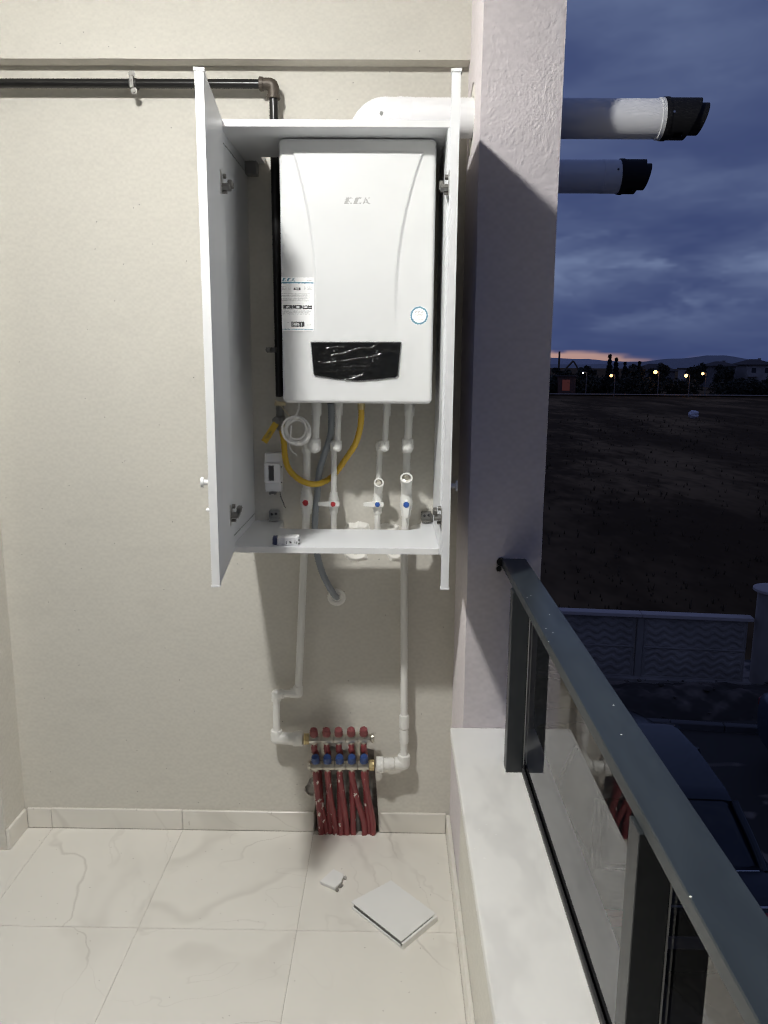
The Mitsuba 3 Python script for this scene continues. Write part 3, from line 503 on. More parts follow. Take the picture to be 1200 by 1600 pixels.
# ------------------------------------------------------------------ flues
def terminal(x, y, z, r, L):
    """black flue end: a sleeve and an inner tube, both cut obliquely so that the tops overhang"""
    def obl(ra, rb, x0, top, bot, n=48, m=10):
        th = np.linspace(0, 2 * np.pi, n, endpoint=False); V = []; f = []
        for rad, flip in ((ra, 0), (rb, 1)):
            o = len(V)
            for i in range(m):
                for t in th:
                    e = bot + (top - bot) * (0.5 + 0.5 * math.sin(t)); V.append((x0 + e * i / (m - 1), y + rad * math.cos(t), z + rad * math.sin(t)))
            for i in range(m - 1):
                for j in range(n):
                    a, b = o + i * n + j, o + i * n + (j + 1) % n; f += [[a, b, b + n], [a, b + n, a + n]]
        q = m * n
        for j in range(n):
            a, b = (m - 1) * n + j, (m - 1) * n + (j + 1) % n; f += [[a, b, b + q], [a, b + q, a + q]]
        return trimesh.Trimesh(np.array(V), np.array(f), process=False)
    ms = [lathe([(0, r * 1.07), (0.008, r * 1.08), (0.014, r * 1.08), (0.015, r * 1.03), (0.02, r * 1.03)], (x, y, z), (1, 0, 0), 40)]
    sl = obl(r * 1.035, r * 0.97, x + 0.012, L * 0.80, L * 0.46)
    # a slot near the bottom of the sleeve
    c = sl.triangles_center; sl.update_faces(~((c[:, 0] > x + L * 0.24) & (c[:, 0] < x + L * 0.46) & (c[:, 2] < z - r * 0.80) & (c[:, 2] > z - r * 0.99)))
    return ms + [sl, obl(r * 0.80, r * 0.73, x + 0.014, L * 0.97, L * 0.76), lathe([(0, r * 0.99), (0.002, r * 0.99)], (x + 0.016, y, z), (1, 0, 0), 32)]
fl = thing('flue_pipe', 'white flue from boiler top through pillar, its outer end lamplit', 'flue')
xe = -0.085
add('elbow', [tube([(xe, FY, 2.17), (xe, FY, 2.215), (xe + 0.006, FY, 2.237), (xe + 0.022, FY, 2.259), (xe + 0.045, FY, FZ), (xe + 0.075, FY, FZ), (0.012, FY, FZ)], FR, 36, 8), cyl((0.004, FY, FZ), (0.014, FY, FZ), FR + 0.002, sides=36)], 'm_flue', fl, smooth=45)
add('pipe', [cyl((0.010, FY, FZ), (0.718, FY, FZ), FR - 0.0008, 0.0005, 40), cyl((0.012, FY, FZ), (0.040, FY, FZ), FR + 0.0008, 0.0008, 36)], 'm_flue', fl, smooth=45)
q1, q2 = (-0.0421, 2.2730, 2.2667), (-0.0178, 2.2730, 2.2603)
add('test_port', [lathe([(0, 0.005), (0.003, 0.005), (0.004, 0.003)], (q1[0], 2.275, q1[2]), (0, -1, 0)), ], 'm_bracket', fl)
add('collar', lathe([(0, FR), (0.001, FR + 0.0022), (0.011, FR + 0.0022), (0.012, FR)], (0.716, FY, FZ), (1, 0, 0), 40), 'm_edge', fl, smooth=45)
add('terminal', terminal(0.727, FY, FZ, FR, 0.114), 'm_cowl', fl, label='black cut-away flue terminal')
add('screw', lathe([(0, 0.004), (0.003, 0.003)], (0.745, FY - FR * 0.98, FZ + 0.004), (0, -1, 0), 12), 'm_steel', fl)
f2 = thing('flue_pipe', 'lower unlit white flue of the neighbouring balcony with short black end', 'flue')
Y2, Z2, R2 = 2.9, 2.2485, 0.0545
add('pipe', cyl((0.40, Y2, Z2), (0.775, Y2, Z2), R2, 0.0005, 40), 'm_flue', f2, smooth=45)
add('collar', [lathe([(0, R2), (0.001, R2 + 0.0012), (0.006, R2 + 0.0012), (0.007, R2)], (0.712, Y2, Z2), (1, 0, 0), 40), cyl((0.716, Y2, Z2), (0.777, Y2, Z2), R2 + 0.0006, 0.0005, 40)], 'm_flue', f2, smooth=45)
add('terminal', terminal(0.772, Y2, Z2, R2, 0.098), 'm_cowl', f2)
add('screw', lathe([(0, 0.004), (0.002, 0.003)], (0.757, Y2 - R2, Z2 + 0.012), (0, -1, 0), 12), 'm_chassis', f2)

# ------------------------------------------------------------------ white plastic pipes with elbows, strainers and valves
def unit(v): v = np.array(v, float); return v / np.linalg.norm(v)
def elbow(c, d1, d2, r, k=1.32, l=2.0):
    c = np.array(c, float); s = trimesh.creation.icosphere(subdivisions=2, radius=r * k); s.apply_translation(c)
    return [s] + [lathe([(0, r * k), (r * l - r * 0.12, r * k), (r * l, r * (k - 0.1))], c, unit(d), 24) for d in (d1, d2)]
def coupler(p0, p1, r): 
    p0, p1 = np.array(p0, float), np.array(p1, float); L = np.linalg.norm(p1 - p0)
    return lathe([(0, r * 0.94), (L * .06, r), (L * .46, r), (L * .5, r * 1.05), (L * .54, r), (L * .94, r), (L, r * 0.94)], p0, p1 - p0, 28)
def valve(run, c, r, dot, handle, hl, h2, sc=1.0):
    """ball valve on the vertical pipe run: body, bonnet, lever and coloured screw cap"""
    c = np.array(c, float)
    v = add('valve', [lathe([(-3.4 * r, r * 1.28), (-2.0 * r, r * 1.34), (-1.7 * r, r * 1.55), (0, r * 1.72), (1.7 * r, r * 1.55), (2.0 * r, r * 1.34), (3.4 * r, r * 1.28)], c, (0, 0, 1), 26), lathe([(0, r * 1.1), (r * 2.0, r * 1.0), (r * 2.1, r * 0.9)], c, (0, -1, 0), 22)], 'm_ppr', run, smooth=40)
    h = np.array(handle, float); y0 = c[1] - r * 2.1; s = np.cross(h, [0, 1, 0])
    def slabp(w0, w1, l0, l1):
        p = [c + h * l0 + s * w0, c + h * l1 + s * w1, c + h * l1 - s * w1, c + h * l0 - s * w0]
        return Polygon([(q[0], q[2]) for q in p]).buffer(0.0015)
    g = union_all([slabp(r * 0.75, r * 0.42, 0, hl), slabp(r * 0.75, r * 0.5, 0, -h2), Point(c[0], c[2]).buffer(r * 0.9)])
    add('lever', prism(g, 0.006, on_front(y0)), 'm_ppr', v, smooth=30)
    add('cap', lathe([(0, r * 0.78), (0.002, r * 0.78), (0.003, r * 0.6)], (c[0], y0 - 0.006, c[2]), (0, -1, 0), 22), dot, v, smooth=30)
def strainer(run, base, r, tip):
    base, tip = np.array(base, float), np.array(tip, float); d = unit(tip - base); L = np.linalg.norm(tip - base)
    s = add('strainer', [lathe([(0, r * 1.1), (L - r * 0.3, r * 1.45), (L, r * 1.45), (L, r * 1.05), (L - r * 0.6, r * 1.05)], base, d, 28), coupler(base - [0, 0, r * 2.4], base + [0, 0, r * 2.8], r * 1.25)], 'm_ppr', run, smooth=40)
    add('plug', lathe([(0, r * 1.02), (r * 0.35, r * 1.0), (r * 0.45, r * 0.75), (r * 0.2, r * 0.6)], tip - d * r * 0.38, d, 24), 'm_nickel', s, smooth=30)
def upper(run, t, b, rt, rb, px_back, y0=2.33, y1=2.42):
    """from the boiler straight down, two elbows back towards the wall"""
    t, b = np.array(t), np.array(b)
    add('coupling', coupler(t + [0, 0, 0.004], t - [0, 0, 0.034], rt * 1.32), 'm_ppr', run, smooth=40)
    add('pipe', cyl(t, b, rt), 'm_ppr', run, smooth=40)
    c2 = np.array([px_back, y1, b[2]])
    add('elbow', elbow(b, (0, 0, 1), c2 - b, rb, 1.38), 'm_ppr', run, smooth=40)
    add('elbow', elbow(c2, b - c2, (0, 0, -1), rb, 1.30), 'm_ppr', run, smooth=40)
    return c2

ra = thing('water_pipe', 'white pipe with red dotted upright lever, running down to red capped manifold', 'pipe')
a0, a1 = (-0.2296, 2.3300, 1.4843), (-0.2355, 2.3300, 1.3551); ab = (-0.2696, 2.4200, 1.3355)
c2 = upper(ra, a0, a1, 0.0115, 0.0128, ab[0])
av = (-0.2722, 2.4200, 1.1759); s1 = (-0.2762, 2.4200, 1.0874); s2 = (-0.2823, 2.4200, 0.9956); s3 = (-0.3065, 2.4200, 0.5325); s4 = (-0.3790, 2.4200, 0.5000)
add('pipe', tube([tuple(c2), av, s1, s2, s3], 0.0118, curve=False), 'm_ppr', ra, smooth=40)
valve(ra, av, 0.0118, 'm_reddot', (0.05, 0, -1), 0.048, 0.012)
c3 = np.array([s3[0] - 0.001, 2.42, s3[2]]); c4 = np.array([s4[0], 2.42, s3[2] - 0.004])
add('elbow', elbow(c3, (0.02, 0, 1), (-1, 0, 0), 0.0118, 1.35, 2.1), 'm_ppr', ra, smooth=40)
add('elbow', elbow(c4, (1, 0, 0), (0, 0, -1), 0.0118, 1.35, 2.1), 'm_ppr', ra, smooth=40)
add('pipe', cyl(c3, c4, 0.0118), 'm_ppr', ra, smooth=40)
MU0, MU1 = (-0.2711, 2.4100, 0.3756), (-0.0668, 2.4100, 0.3820)
c5 = np.array([(-0.3801, 2.4200, 0.3793)[0], 2.418, MU0[2] - 0.002])
add('pipe', cyl(c4, c5, 0.0118), 'm_ppr', ra, smooth=40)
add('elbow', elbow(c5, (0, 0, 1), (1, 0, 0), 0.0140, 1.42, 2.0), 'm_ppr', ra, smooth=40)
ux = (-0.3479, 2.4100, 0.3687)[0]; ux2 = (-0.2924, 2.4100, 0.3695)[0]
add('union', [coupler((ux - 0.006, 2.414, MU0[2] - 0.001), (ux + 0.028, 2.414, MU0[2] - 0.001), 0.0205), coupler((ux + 0.024, 2.412, MU0[2] - 0.001), (ux2, 2.412, MU0[2]), 0.0245)], 'm_ppr', ra, smooth=40)

rb_ = thing('water_pipe', 'white pipe with red dotted level lever below the boiler', 'pipe')
b0, b1 = (-0.1633, 2.3300, 1.4848), (-0.1684, 2.3300, 1.3558); bb = (-0.1850, 2.4200, 1.3243)
c2 = upper(rb_, b0, b1, 0.0088, 0.0100, bb[0])
bv = (-0.1866, 2.4200, 1.1717); be = (-0.1870, 2.4200, 1.0759)
add('pipe', tube([tuple(c2), bv, be, (be[0], 2.43, be[2] - 0.012), (be[0], 2.474, be[2] - 0.018)], 0.0092, curve=False), 'm_ppr', rb_, smooth=40)
valve(rb_, bv, 0.0098, 'm_reddot', (-1, 0, 0.0), 0.045, 0.018)

rc = thing('water_pipe', 'white pipe with strainer and blue dotted level lever below the boiler', 'pipe')
q0, q1 = (-0.0213, 2.3300, 1.4842), (-0.0269, 2.3300, 1.3571); qb = (-0.0427, 2.4200, 1.3296)
c2 = upper(rc, q0, q1, 0.0088, 0.0100, qb[0])
cv = (-0.0486, 2.4200, 1.1721); ce = (-0.0491, 2.4200, 1.0774)
add('pipe', tube([tuple(c2), cv, ce, (ce[0], 2.43, ce[2] - 0.012), (ce[0], 2.474, ce[2] - 0.018)], 0.0092, curve=False), 'm_ppr', rc, smooth=40)
strainer(rc, (-0.0469, 2.4200, 1.2067), 0.0105, (-0.0440, 2.3660, 1.2453))
valve(rc, cv, 0.0098, 'm_bluedot', (-1, 0, 0.0), 0.042, 0.018)

rd = thing('water_pipe', 'white pipe with strainer and blue dot, running down to blue capped manifold', 'pipe')
e0, e1 = (0.0459, 2.3300, 1.4847), (0.0419, 2.3300, 1.3577); eb = (0.0409, 2.4200, 1.3264)
c2 = upper(rd, e0, e1, 0.0115, 0.0125, eb[0])
dv = (0.0409, 2.4200, 1.1730); d1 = (0.0389, 2.4200, 1.0907); d2 = (0.0370, 2.4200, 0.9991); d3 = (0.0438, 2.4200, 0.4606)
ML0, ML1 = (-0.2623, 2.4000, 0.2855), (-0.0703, 2.4000, 0.2895)
d4 = np.array([(0.0447, 2.4100, 0.2985)[0], 2.415, ML1[2]])
add('pipe', tube([tuple(c2), dv, d1, d2, d3, tuple(d4)], 0.0118, curve=False), 'm_ppr', rd, smooth=40)
strainer(rd, (0.0415, 2.4200, 1.2056), 0.0130, (0.0399, 2.3620, 1.2615))
valve(rd, dv, 0.0118, 'm_bluedot', (0.0, 0, -1), 0.040, 0.010)
add('coupling', coupler((d3[0], 2.42, d3[2]), (d4[0], 2.418, (0.0444, 2.4200, 0.4151)[2]), 0.0165), 'm_ppr', rd, smooth=40)
add('coupling', coupler((d4[0] - 0.001, 2.418, (0.0445, 2.4200, 0.4106)[2]), (d4[0], 2.416, (0.0451, 2.4200, 0.3624)[2]), 0.0150), 'm_ppr', rd, smooth=40)
add('elbow', elbow(d4, (0, 0, 1), (-1, 0, 0), 0.0148, 1.42, 2.1), 'm_ppr', rd, smooth=40)
vx0, vx1 = (-0.0471, 2.4100, 0.2902)[0], (0.0042, 2.4100, 0.2910)[0]
add('union', [coupler((vx0, 2.404, ML1[2]), (vx0 + 0.024, 2.405, ML1[2]), 0.0265), coupler((vx0 + 0.022, 2.407, ML1[2]), (vx1 + 0.006, 2.412, ML1[2]), 0.0205)], 'm_ppr', rd, smooth=40)

# ------------------------------------------------------------------ heating manifolds and hoses
def manifold(name, lab, p0, p1, capmat, capx, left, capword):
    p0, p1 = np.array(p0), np.array(p1); mfd = thing(name, lab, 'manifold'); dx = unit(p1 - p0); L = np.linalg.norm(p1 - p0)
    seg = L / 5; ms = []
    for i in range(5):
        a = p0 + dx * seg * i
        ms += [lathe([(0, 0.0138), (0.0012, 0.0152), (seg - 0.0022, 0.0152), (seg - 0.001, 0.0138)], a, dx, 8)]
    add('bar', ms, 'm_nickel', mfd)
    e = p0 if left else p1; sg = -1 if left else 1
    add('end_fitting', [lathe([(0, 0.0165), (0.001, 0.0175), (0.010, 0.0175), (0.011, 0.016)], e, dx * sg, 6), lathe([(0.011, 0.0185), (0.016, 0.0185), (0.017, 0.016)], e, dx * sg, 24)], 'm_brass', mfd)
    o = p1 if left else p0
    add('end_plug', [lathe([(0, 0.012), (0.004, 0.0155), (0.010, 0.0155), (0.012, 0.012)], o, -dx * sg, 20)], 'm_nickel', mfd)
    outs = []
    ax = unit((0.0, -0.42, 1.0))
    for i, x in enumerate(capx):
        c = p0 + dx * (x - p0[0]); b = c + np.array([0, -0.003, 0.008])
        v = add('valve_stem', lathe([(0, 0.0085), (0.012, 0.0085), (0.013, 0.007)], b, ax, 16), 'm_nickel', mfd)
        ribs = [lathe([(0.010, 0.0122), (0.011, 0.0136), (0.034, 0.0122), (0.0365, 0.0104), (0.0365, 0.007), (0.0357, 0.0065)], b, ax, 24)]
        a = np.cross(ax, [1, 0, 0]); 
        for t in np.linspace(0, 2 * np.pi, 14, endpoint=False):
            d = math.cos(t) * np.array([1, 0, 0]) + math.sin(t) * a
            ribs.append(cyl(b + ax * 0.012 + d * 0.0130, b + ax * 0.0325 + d * 0.0119, 0.0012, sides=6))
        add('cap', ribs, capmat, v, smooth=30)
        add('outlet', [cyl(c - [0, 0, 0.012], c - [0, 0, 0.019], 0.0085), lathe([(0.017, 0.0105), (0.024, 0.0105), (0.026, 0.0095)], c, (0, 0, -1), 6)], 'm_nickel', mfd)
        outs.append(c - np.array([0, 0, 0.024]))
    return outs
ou = manifold('heating_manifold', 'upper nickel manifold with five red caps', MU0, MU1, 'm_redcap', [(-0.2540, 2.4100, 0.3747)[0], (-0.2125, 2.4100, 0.3753)[0], (-0.1721, 2.4100, 0.3759)[0], (-0.1306, 2.4100, 0.3765)[0], (-0.0891, 2.4100, 0.3771)[0]], True, 'red')
ol = manifold('heating_manifold', 'lower nickel manifold with five blue caps', ML0, ML1, 'm_bluecap', [(-0.2485, 2.4000, 0.2857)[0], (-0.2090, 2.4000, 0.2863)[0], (-0.1684, 2.4000, 0.2869)[0], (-0.1279, 2.4000, 0.2875)[0], (-0.0874, 2.4000, 0.2881)[0]], False, 'blue')
for bx_ in (MU0[0] + 0.035, MU1[0] - 0.060): add('mounting_bracket', box(bx_, bx_ + 0.025, 2.43, 2.4745, ML0[2] + 0.004, MU0[2] - 0.004, 0.001), 'm_nickel', 'heating_manifold')
ordn = ['first', 'second', 'third', 'fourth', 'fifth']
fb = [(-0.2382, 2.4520, 0.0027), (-0.1883, 2.4520, 0.0010), (-0.1495, 2.4520, -0.0008), (-0.0885, 2.4520, 0.0125), (-0.0587, 2.4520, 0.0227)]
bb_ = [(-0.2221, 2.4580, -0.0010), (-0.2069, 2.4620, -0.0033), (-0.1694, 2.4520, -0.0011), (-0.1263, 2.4550, 0.0050), (-0.0733, 2.4620, 0.0111)]
def hose(o, e, mid, lab):
    e = np.array(e); pts = [o + [0, 0, 0.006], o - [0, -0.001, 0.02], *[np.array(p) for p in mid], e + [0, -0.001, 0.03], e - [0, -0.004, 0.03]]
    add('heating_hose', tube(pts, 0.0103, 14, 7), 'm_hose', smooth=40, label=lab, cat='hose', group='red hoses dropping from the manifolds')
for i in range(5):
    o, e = ol[i], np.array(fb[i]); hose(o, e, [o * 0.55 + e * 0.45 + [0.001 * (-1) ** i, -0.002, 0]], f'front red hose below the {ordn[i]} blue cap from the left')
for i in range(5):
    o, e = ou[i], np.array(bb_[i]); z = ol[i][2]
    hose(o, e, [(o[0] + 0.003, 2.433, z + 0.05), (o[0] + (e[0] - o[0]) * 0.30, 2.443, z - 0.01), o * 0.4 + e * 0.6 + [0, 0.004, -0.03]], f'rear red hose from the {ordn[i]} red cap from the left')

# ------------------------------------------------------------------ gas valve, yellow hose, grey drain hose, cables and small boxes
gv = thing('gas_valve', 'grey gas valve with a yellow lever at the left below the boiler', 'valve')
vp = np.array((-0.3514, 2.4250, 1.4275)); 
add('body', [lathe([(-0.030, 0.011), (-0.016, 0.012), (-0.014, 0.0155), (0.012, 0.0155), (0.016, 0.012), (0.034, 0.012)], vp, (0, 0, 1), 18), lathe([(0, 0.010), (0.022, 0.008)], vp, (-0.3, -1, 0), 14), lathe([(0.034, 0.014), (0.046, 0.014)], vp, (0, 0, 1), 6)], 'm_zinc', gv, smooth=35)
add('tape', lathe([(0.046, 0.0165), (0.052, 0.0175), (0.058, 0.016)], vp, (0, 0, 1), 18), 'm_tape', gv, smooth=40)
l0, l1 = np.array((-0.3602, 2.3900, 1.4202)), np.array((-0.3966, 2.3900, 1.3651)); dl = unit(l1 - l0); sl = np.cross(dl, [0, 1, 0])
lev = Polygon([(q[0], q[2]) for q in (l0 + sl * 0.0075, l1 + sl * 0.0085, l1 - sl * 0.0085, l0 - sl * 0.0075)]).buffer(0.002)
lv = add('lever', prism(lev, 0.003, on_front(2.392)), 'm_leveryellow', gv)
add('hub', [lathe([(0, 0.013), (0.004, 0.012)], (vp[0] - 0.008, 2.394, vp[2] + 0.001), (0, -1, 0), 12), lathe([(0.004, 0.006), (0.008, 0.006)], (vp[0] - 0.008, 2.394, vp[2] + 0.001), (0, -1, 0), 6)], 'm_zinc', gv)
tx = meshkit.text_mesh('TURAN', 0.0062, 0.0002, True); ang = math.degrees(math.atan2(-dl[2], -dl[0]))
t = tx.copy(); t.apply_translation((0, -0.003, 0)); t.apply_transform(trimesh.transformations.rotation_matrix(math.radians(ang), [0, 0, 1])); t.apply_transform(np.array(on_front(2.3886), float)); st_ = l0 + (l1 - l0) * 0.86; t.apply_translation((st_[0], 0, st_[2]))
add('lettering', t, 'm_dark_print', lv)
hs = [(-0.0970, 2.3300, 1.4910), (-0.0971, 2.3350, 1.4493), (-0.1024, 2.3500, 1.4063), (-0.1183, 2.3800, 1.3588), (-0.1508, 2.4300, 1.3074), (-0.1798, 2.4560, 1.2653), (-0.2087, 2.4350, 1.2404), (-0.2411, 2.3950, 1.2340), (-0.2756, 2.3850, 1.2421), (-0.3063, 2.3950, 1.2604), (-0.3281, 2.4050, 1.2858), (-0.3378, 2.4150, 1.3234), (-0.3409, 2.4200, 1.3627), (-0.3470, 2.4250, 1.3979)]
yh = thing('gas_hose', 'yellow gas hose looping under the boiler', 'hose')
add('hose', tube(hs, 0.0092, 18, 8), 'm_yellow', yh, smooth=40)
add('ferrule', [cyl(hs[-1], (hs[-1][0], hs[-1][1], hs[-1][2] + 0.028), 0.0115), cyl((-0.0969, 2.3300, 1.4685), (-0.0970, 2.3300, 1.4948), 0.011)], 'm_brass', yh, smooth=30)
gd = [(-0.1926, 2.4000, 1.4831), (-0.1916, 2.4100, 1.4437), (-0.1946, 2.4200, 1.3898), (-0.2066, 2.4300, 1.3490), (-0.2206, 2.4380, 1.3098), (-0.2342, 2.4400, 1.2608), (-0.2397, 2.4400, 1.1995), (-0.2463, 2.4400, 1.1376), (-0.2483, 2.4350, 1.0845), (-0.2423, 2.4300, 1.0104), (-0.2279, 2.4250, 0.9527), (-0.2099, 2.4280, 0.9075), (-0.1929, 2.4450, 0.8705), (dh[0], 2.475, dh[2]), (dh[0] + 0.006, 2.51, dh[2] - 0.006)]
dr_ = thing('drain_hose', 'grey drain hose bending into a round wall outlet under the cupboard', 'hose')
add('hose', tube(gd, 0.0103, 18, 8), 'm_grayhose', dr_, smooth=40)
add('outlet_ring', lathe([(0.001, 0.030), (0.003, 0.029), (0.004, 0.024), (0.003, 0.0165), (-0.02, 0.0160)], (dh[0], 2.4755, dh[2]), (0, -1, 0), 30), 'm_plaster', dr_, smooth=40)
cc = np.array((-0.2820, 2.3000, 1.4088)); co = thing('cable_coil', 'coiled white cable hanging below the left boiler corner', 'cable')
rr = random.Random(8); th = np.linspace(0, 2 * np.pi * 4.6, 150)
lay = 0.0355 + 0.0065 * np.sin(th * 0.43 + 1.0) + 0.004 * np.sin(th * 1.0 + 0.7)
cx_ = cc[0] + 0.003 * np.sin(th * 0.31 + 0.5); cz_ = cc[2] - 0.004 * np.cos(th * 0.27)
coil = np.stack([cx_ + lay * 0.98 * np.cos(th + 2.2), cc[1] + 0.004 * np.sin(th * 0.37) + 0.010 * np.sin(th * 0.19 + 2), cz_ + lay * 1.02 * np.sin(th + 2.2)], 1)
p_in = [np.array((-0.2784, 2.3100, 1.4886)), np.array((-0.2809, 2.3050, 1.4664)), np.array((-0.2899, 2.3000, 1.4480)), np.array((-0.2976, 2.3000, 1.4367))]
add('cable', tube(np.vstack([smooth_path(p_in, 6), coil[4:]]), 0.0028, 9, curve=False), 'm_cable', co, smooth=50)
tie = [np.array((-0.3066, 2.2900, 1.3756)), np.array((-0.3012, 2.2880, 1.4040)), np.array((-0.3003, 2.2900, 1.4225))]
add('tie', [tube(tie, 0.0022, 8, 6), tube([(-0.3068, 2.2920, 1.3754), (-0.3052, 2.2920, 1.3585), (-0.2982, 2.2950, 1.3450), (-0.2848, 2.3000, 1.3341)], 0.0013, 7, 6)], 'm_cable', co, smooth=50)
tt = thing('cable_tie', 'thin beige cable tie end sticking up beside the gas valve', 'cable tie')
add('strap', tube([(-0.3573, 2.3600, 1.4950), (-0.3504, 2.3700, 1.4823), (-0.3370, 2.3700, 1.4709), (-0.3191, 2.3500, 1.4540), (-0.2982, 2.3050, 1.4401)], 0.0014, 7, 5), 'm_tape', tt, smooth=40)
mo = thing('meter_box', 'small white meter box with dark window on the wall under boiler', 'box')
g0, g1 = (-0.4028, 2.4200, 1.2032), (-0.3535, 2.4200, 1.3237); gx0, gx1, gz0, gz1 = g0[0], g1[0], g0[2], g1[2]
gh = gz1 - gz0
prof = Polygon([(2.474, gz0), (2.435, gz0), (2.430, gz0 + gh * 0.22), (2.418, gz0 + gh * 0.26), (2.418, gz0 + gh * 0.74), (2.430, gz0 + gh * 0.78), (2.435, gz1), (2.474, gz1)])
add('housing', prism(prof, gx1 - gx0, [[0, 0, 1, gx0], [1, 0, 0, 0], [0, 1, 0, 0], [0, 0, 0, 1]]), 'm_modwhite', mo)
wx = (-0.3812, 2.4180, 1.2645)[0]; wz0, wz1 = (-0.3817, 2.4180, 1.2402)[2], (-0.3808, 2.4180, 1.2876)[2]
add('window', box(wx - 0.0085, wx + 0.0080, 2.4168, 2.4180, wz0, wz1), 'm_dark_print', mo)
add('screw', [cyl((gx1 - 0.001, 2.432, z), (gx1 + 0.003, 2.432, z), 0.003, sides=10) for z in (gz0 + gh * 0.25, gz0 + gh * 0.65)], 'm_dark_print', mo)
add('terminal', [box(gx0 + 0.009 + i * 0.008, gx0 + 0.015 + i * 0.008, 2.445, 2.47, gz0 - 0.012 + 0.002 * (i % 2), gz0 + 0.001, 0.001) for i in range(3)], 'm_modgray', mo)
add('wire', tube([(gx1 - 0.006, 2.44, gz0 + 0.002), (-0.3556, 2.4400, 1.1860), (-0.3495, 2.4450, 1.1667), (-0.3434, 2.4500, 1.1472)], 0.0013, 7, 6), 'm_dark_print', mo)
sd = thing('control_module', 'small white control module with navy end lying on the cupboard floor', 'module')
b0_, b1_ = (-0.3366, 2.1220, 1.1030), (-0.2637, 2.1254, 1.1030); dz = 1.1025; yy = b0_[1]
add('housing', [box(b0_[0] + 0.014, b0_[0] + 0.034, yy + 0.002, yy + 0.030, dz, dz + 0.021, 0.001), box(b0_[0] + 0.033, b1_[0], yy, yy + 0.034, dz, dz + 0.024, 0.0015)], 'm_modwhite', sd)
add('end_cap', box(b0_[0] + 0.001, b0_[0] + 0.0138, yy + 0.004, yy + 0.028, dz, dz + 0.022, 0.001), 'm_navy', sd)
add('slots', [box(b0_[0] + 0.040, b0_[0] + 0.0415, yy - 0.0005, yy + 0.001, dz + 0.003, dz + 0.012), box(b0_[0] + 0.049, b0_[0] + 0.0545, yy - 0.0005, yy + 0.001, dz + 0.006, dz + 0.0115), box(b0_[0] + 0.0635, b0_[0] + 0.065, yy - 0.0005, yy + 0.001, dz + 0.003, dz + 0.013), box(b0_[0] + 0.068, b0_[0] + 0.0705, yy - 0.0005, yy + 0.001, dz + 0.005, dz + 0.011)], 'm_dark_print', sd, kind='stuff')
add('pin', [cyl((b1_[0], yy + 0.004, dz + z), (b1_[0] + 0.004, yy + 0.004, dz + z), 0.002, sides=10) for z in (0.004, 0.014)], 'm_dark_print', sd, kind='stuff')

# ------------------------------------------------------------------ loose pieces on the floor
cpv = thing('cover_plate', 'large white cover plate lying loose on the tiled floor', 'plate')
zt = 0.024
cq = [np.array(q) for q in ((-0.1132, 2.0768, 0.0240), (0.0056, 2.1770, 0.0240), (0.1363, 2.0314, 0.0240), (0.0352, 1.9167, 0.0240))]
cen = sum(cq) / 4; pl = Polygon([(q[0], q[1]) for q in cq]).buffer(-0.002).buffer(0.002)
fz = lambda z: [[1, 0, 0, 0], [0, 1, 0, 0], [0, 0, 1, z], [0, 0, 0, 1]]
add('plate', prism(pl, 0.0025, fz(zt - 0.0025)), 'm_plate', cpv)
lq = [cq[3], cq[2], cq[2] + (cq[2] - cq[1]) * 0.035, cq[3] + (cq[3] - cq[0]) * 0.035]
add('lip', [prism(Polygon([(q[0], q[1]) for q in lq]), 0.002, fz(0.0165)), prism(Polygon([(q[0], q[1]) for q in (lq[3], lq[2], lq[2] + (cq[1] - cq[2]) * 0.012, lq[3] + (cq[0] - cq[3]) * 0.012)]), 0.0175, fz(0.0005))], 'm_plate', cpv)
inn = pl.buffer(-0.006); add('frame', prism(inn - inn.buffer(-0.004), 0.018, fz(0.0012)), 'm_bracket', cpv)
e1_, e2_ = cq[0], cq[3]; nd = unit(np.cross(e2_ - e1_, [0, 0, 1])); 
add('flange', [prism(Polygon([(q[0], q[1]) for q in (e1_ + (e2_ - e1_) * a, e1_ + (e2_ - e1_) * b, e1_ + (e2_ - e1_) * b - nd * 0.003, e1_ + (e2_ - e1_) * a - nd * 0.003)]), 0.008, fz(0.0006)) for a, b in ((0.02, 0.98),)], 'm_plate', cpv)
sp_ = thing('plaster_piece', 'small broken white piece lying on the floor tiles below manifold', 'fragment')
sq = [(-0.2160, 2.1808, 0.0140), (-0.1789, 2.2432, 0.0140), (-0.1444, 2.2169, 0.0140), (-0.1500, 2.1794, 0.0140), (-0.1669, 2.1516, 0.0140)]
spoly = Polygon([(q[0], q[1]) for q in sq]); add('slab', [prism(spoly, 0.005, fz(0.009)), prism(spoly.buffer(-0.003), 0.008, fz(0.0011))], 'm_plate', sp_)
rr = random.Random(4); bits = []
for i in range(9):
    a = rr.random(); q = np.array(sq[3]) * (1 - a) + np.array(sq[4]) * a if i < 6 else np.array((-0.1422, 2.2144, 0.0000))
    s = 0.003 + 0.004 * rr.random(); b = trimesh.creation.icosphere(subdivisions=1, radius=s); b.vertices *= 0.7 + 0.5 * meshkit.noise(b.vertices * 300 + i)[:, None]; b.apply_translation((q[0] + 0.006 * (rr.random() - 0.2), q[1] + 0.006 * (rr.random() - 0.5), s * 0.6)); bits.append(b)
add('crumbs', bits, 'm_raw', sp_, kind='stuff')

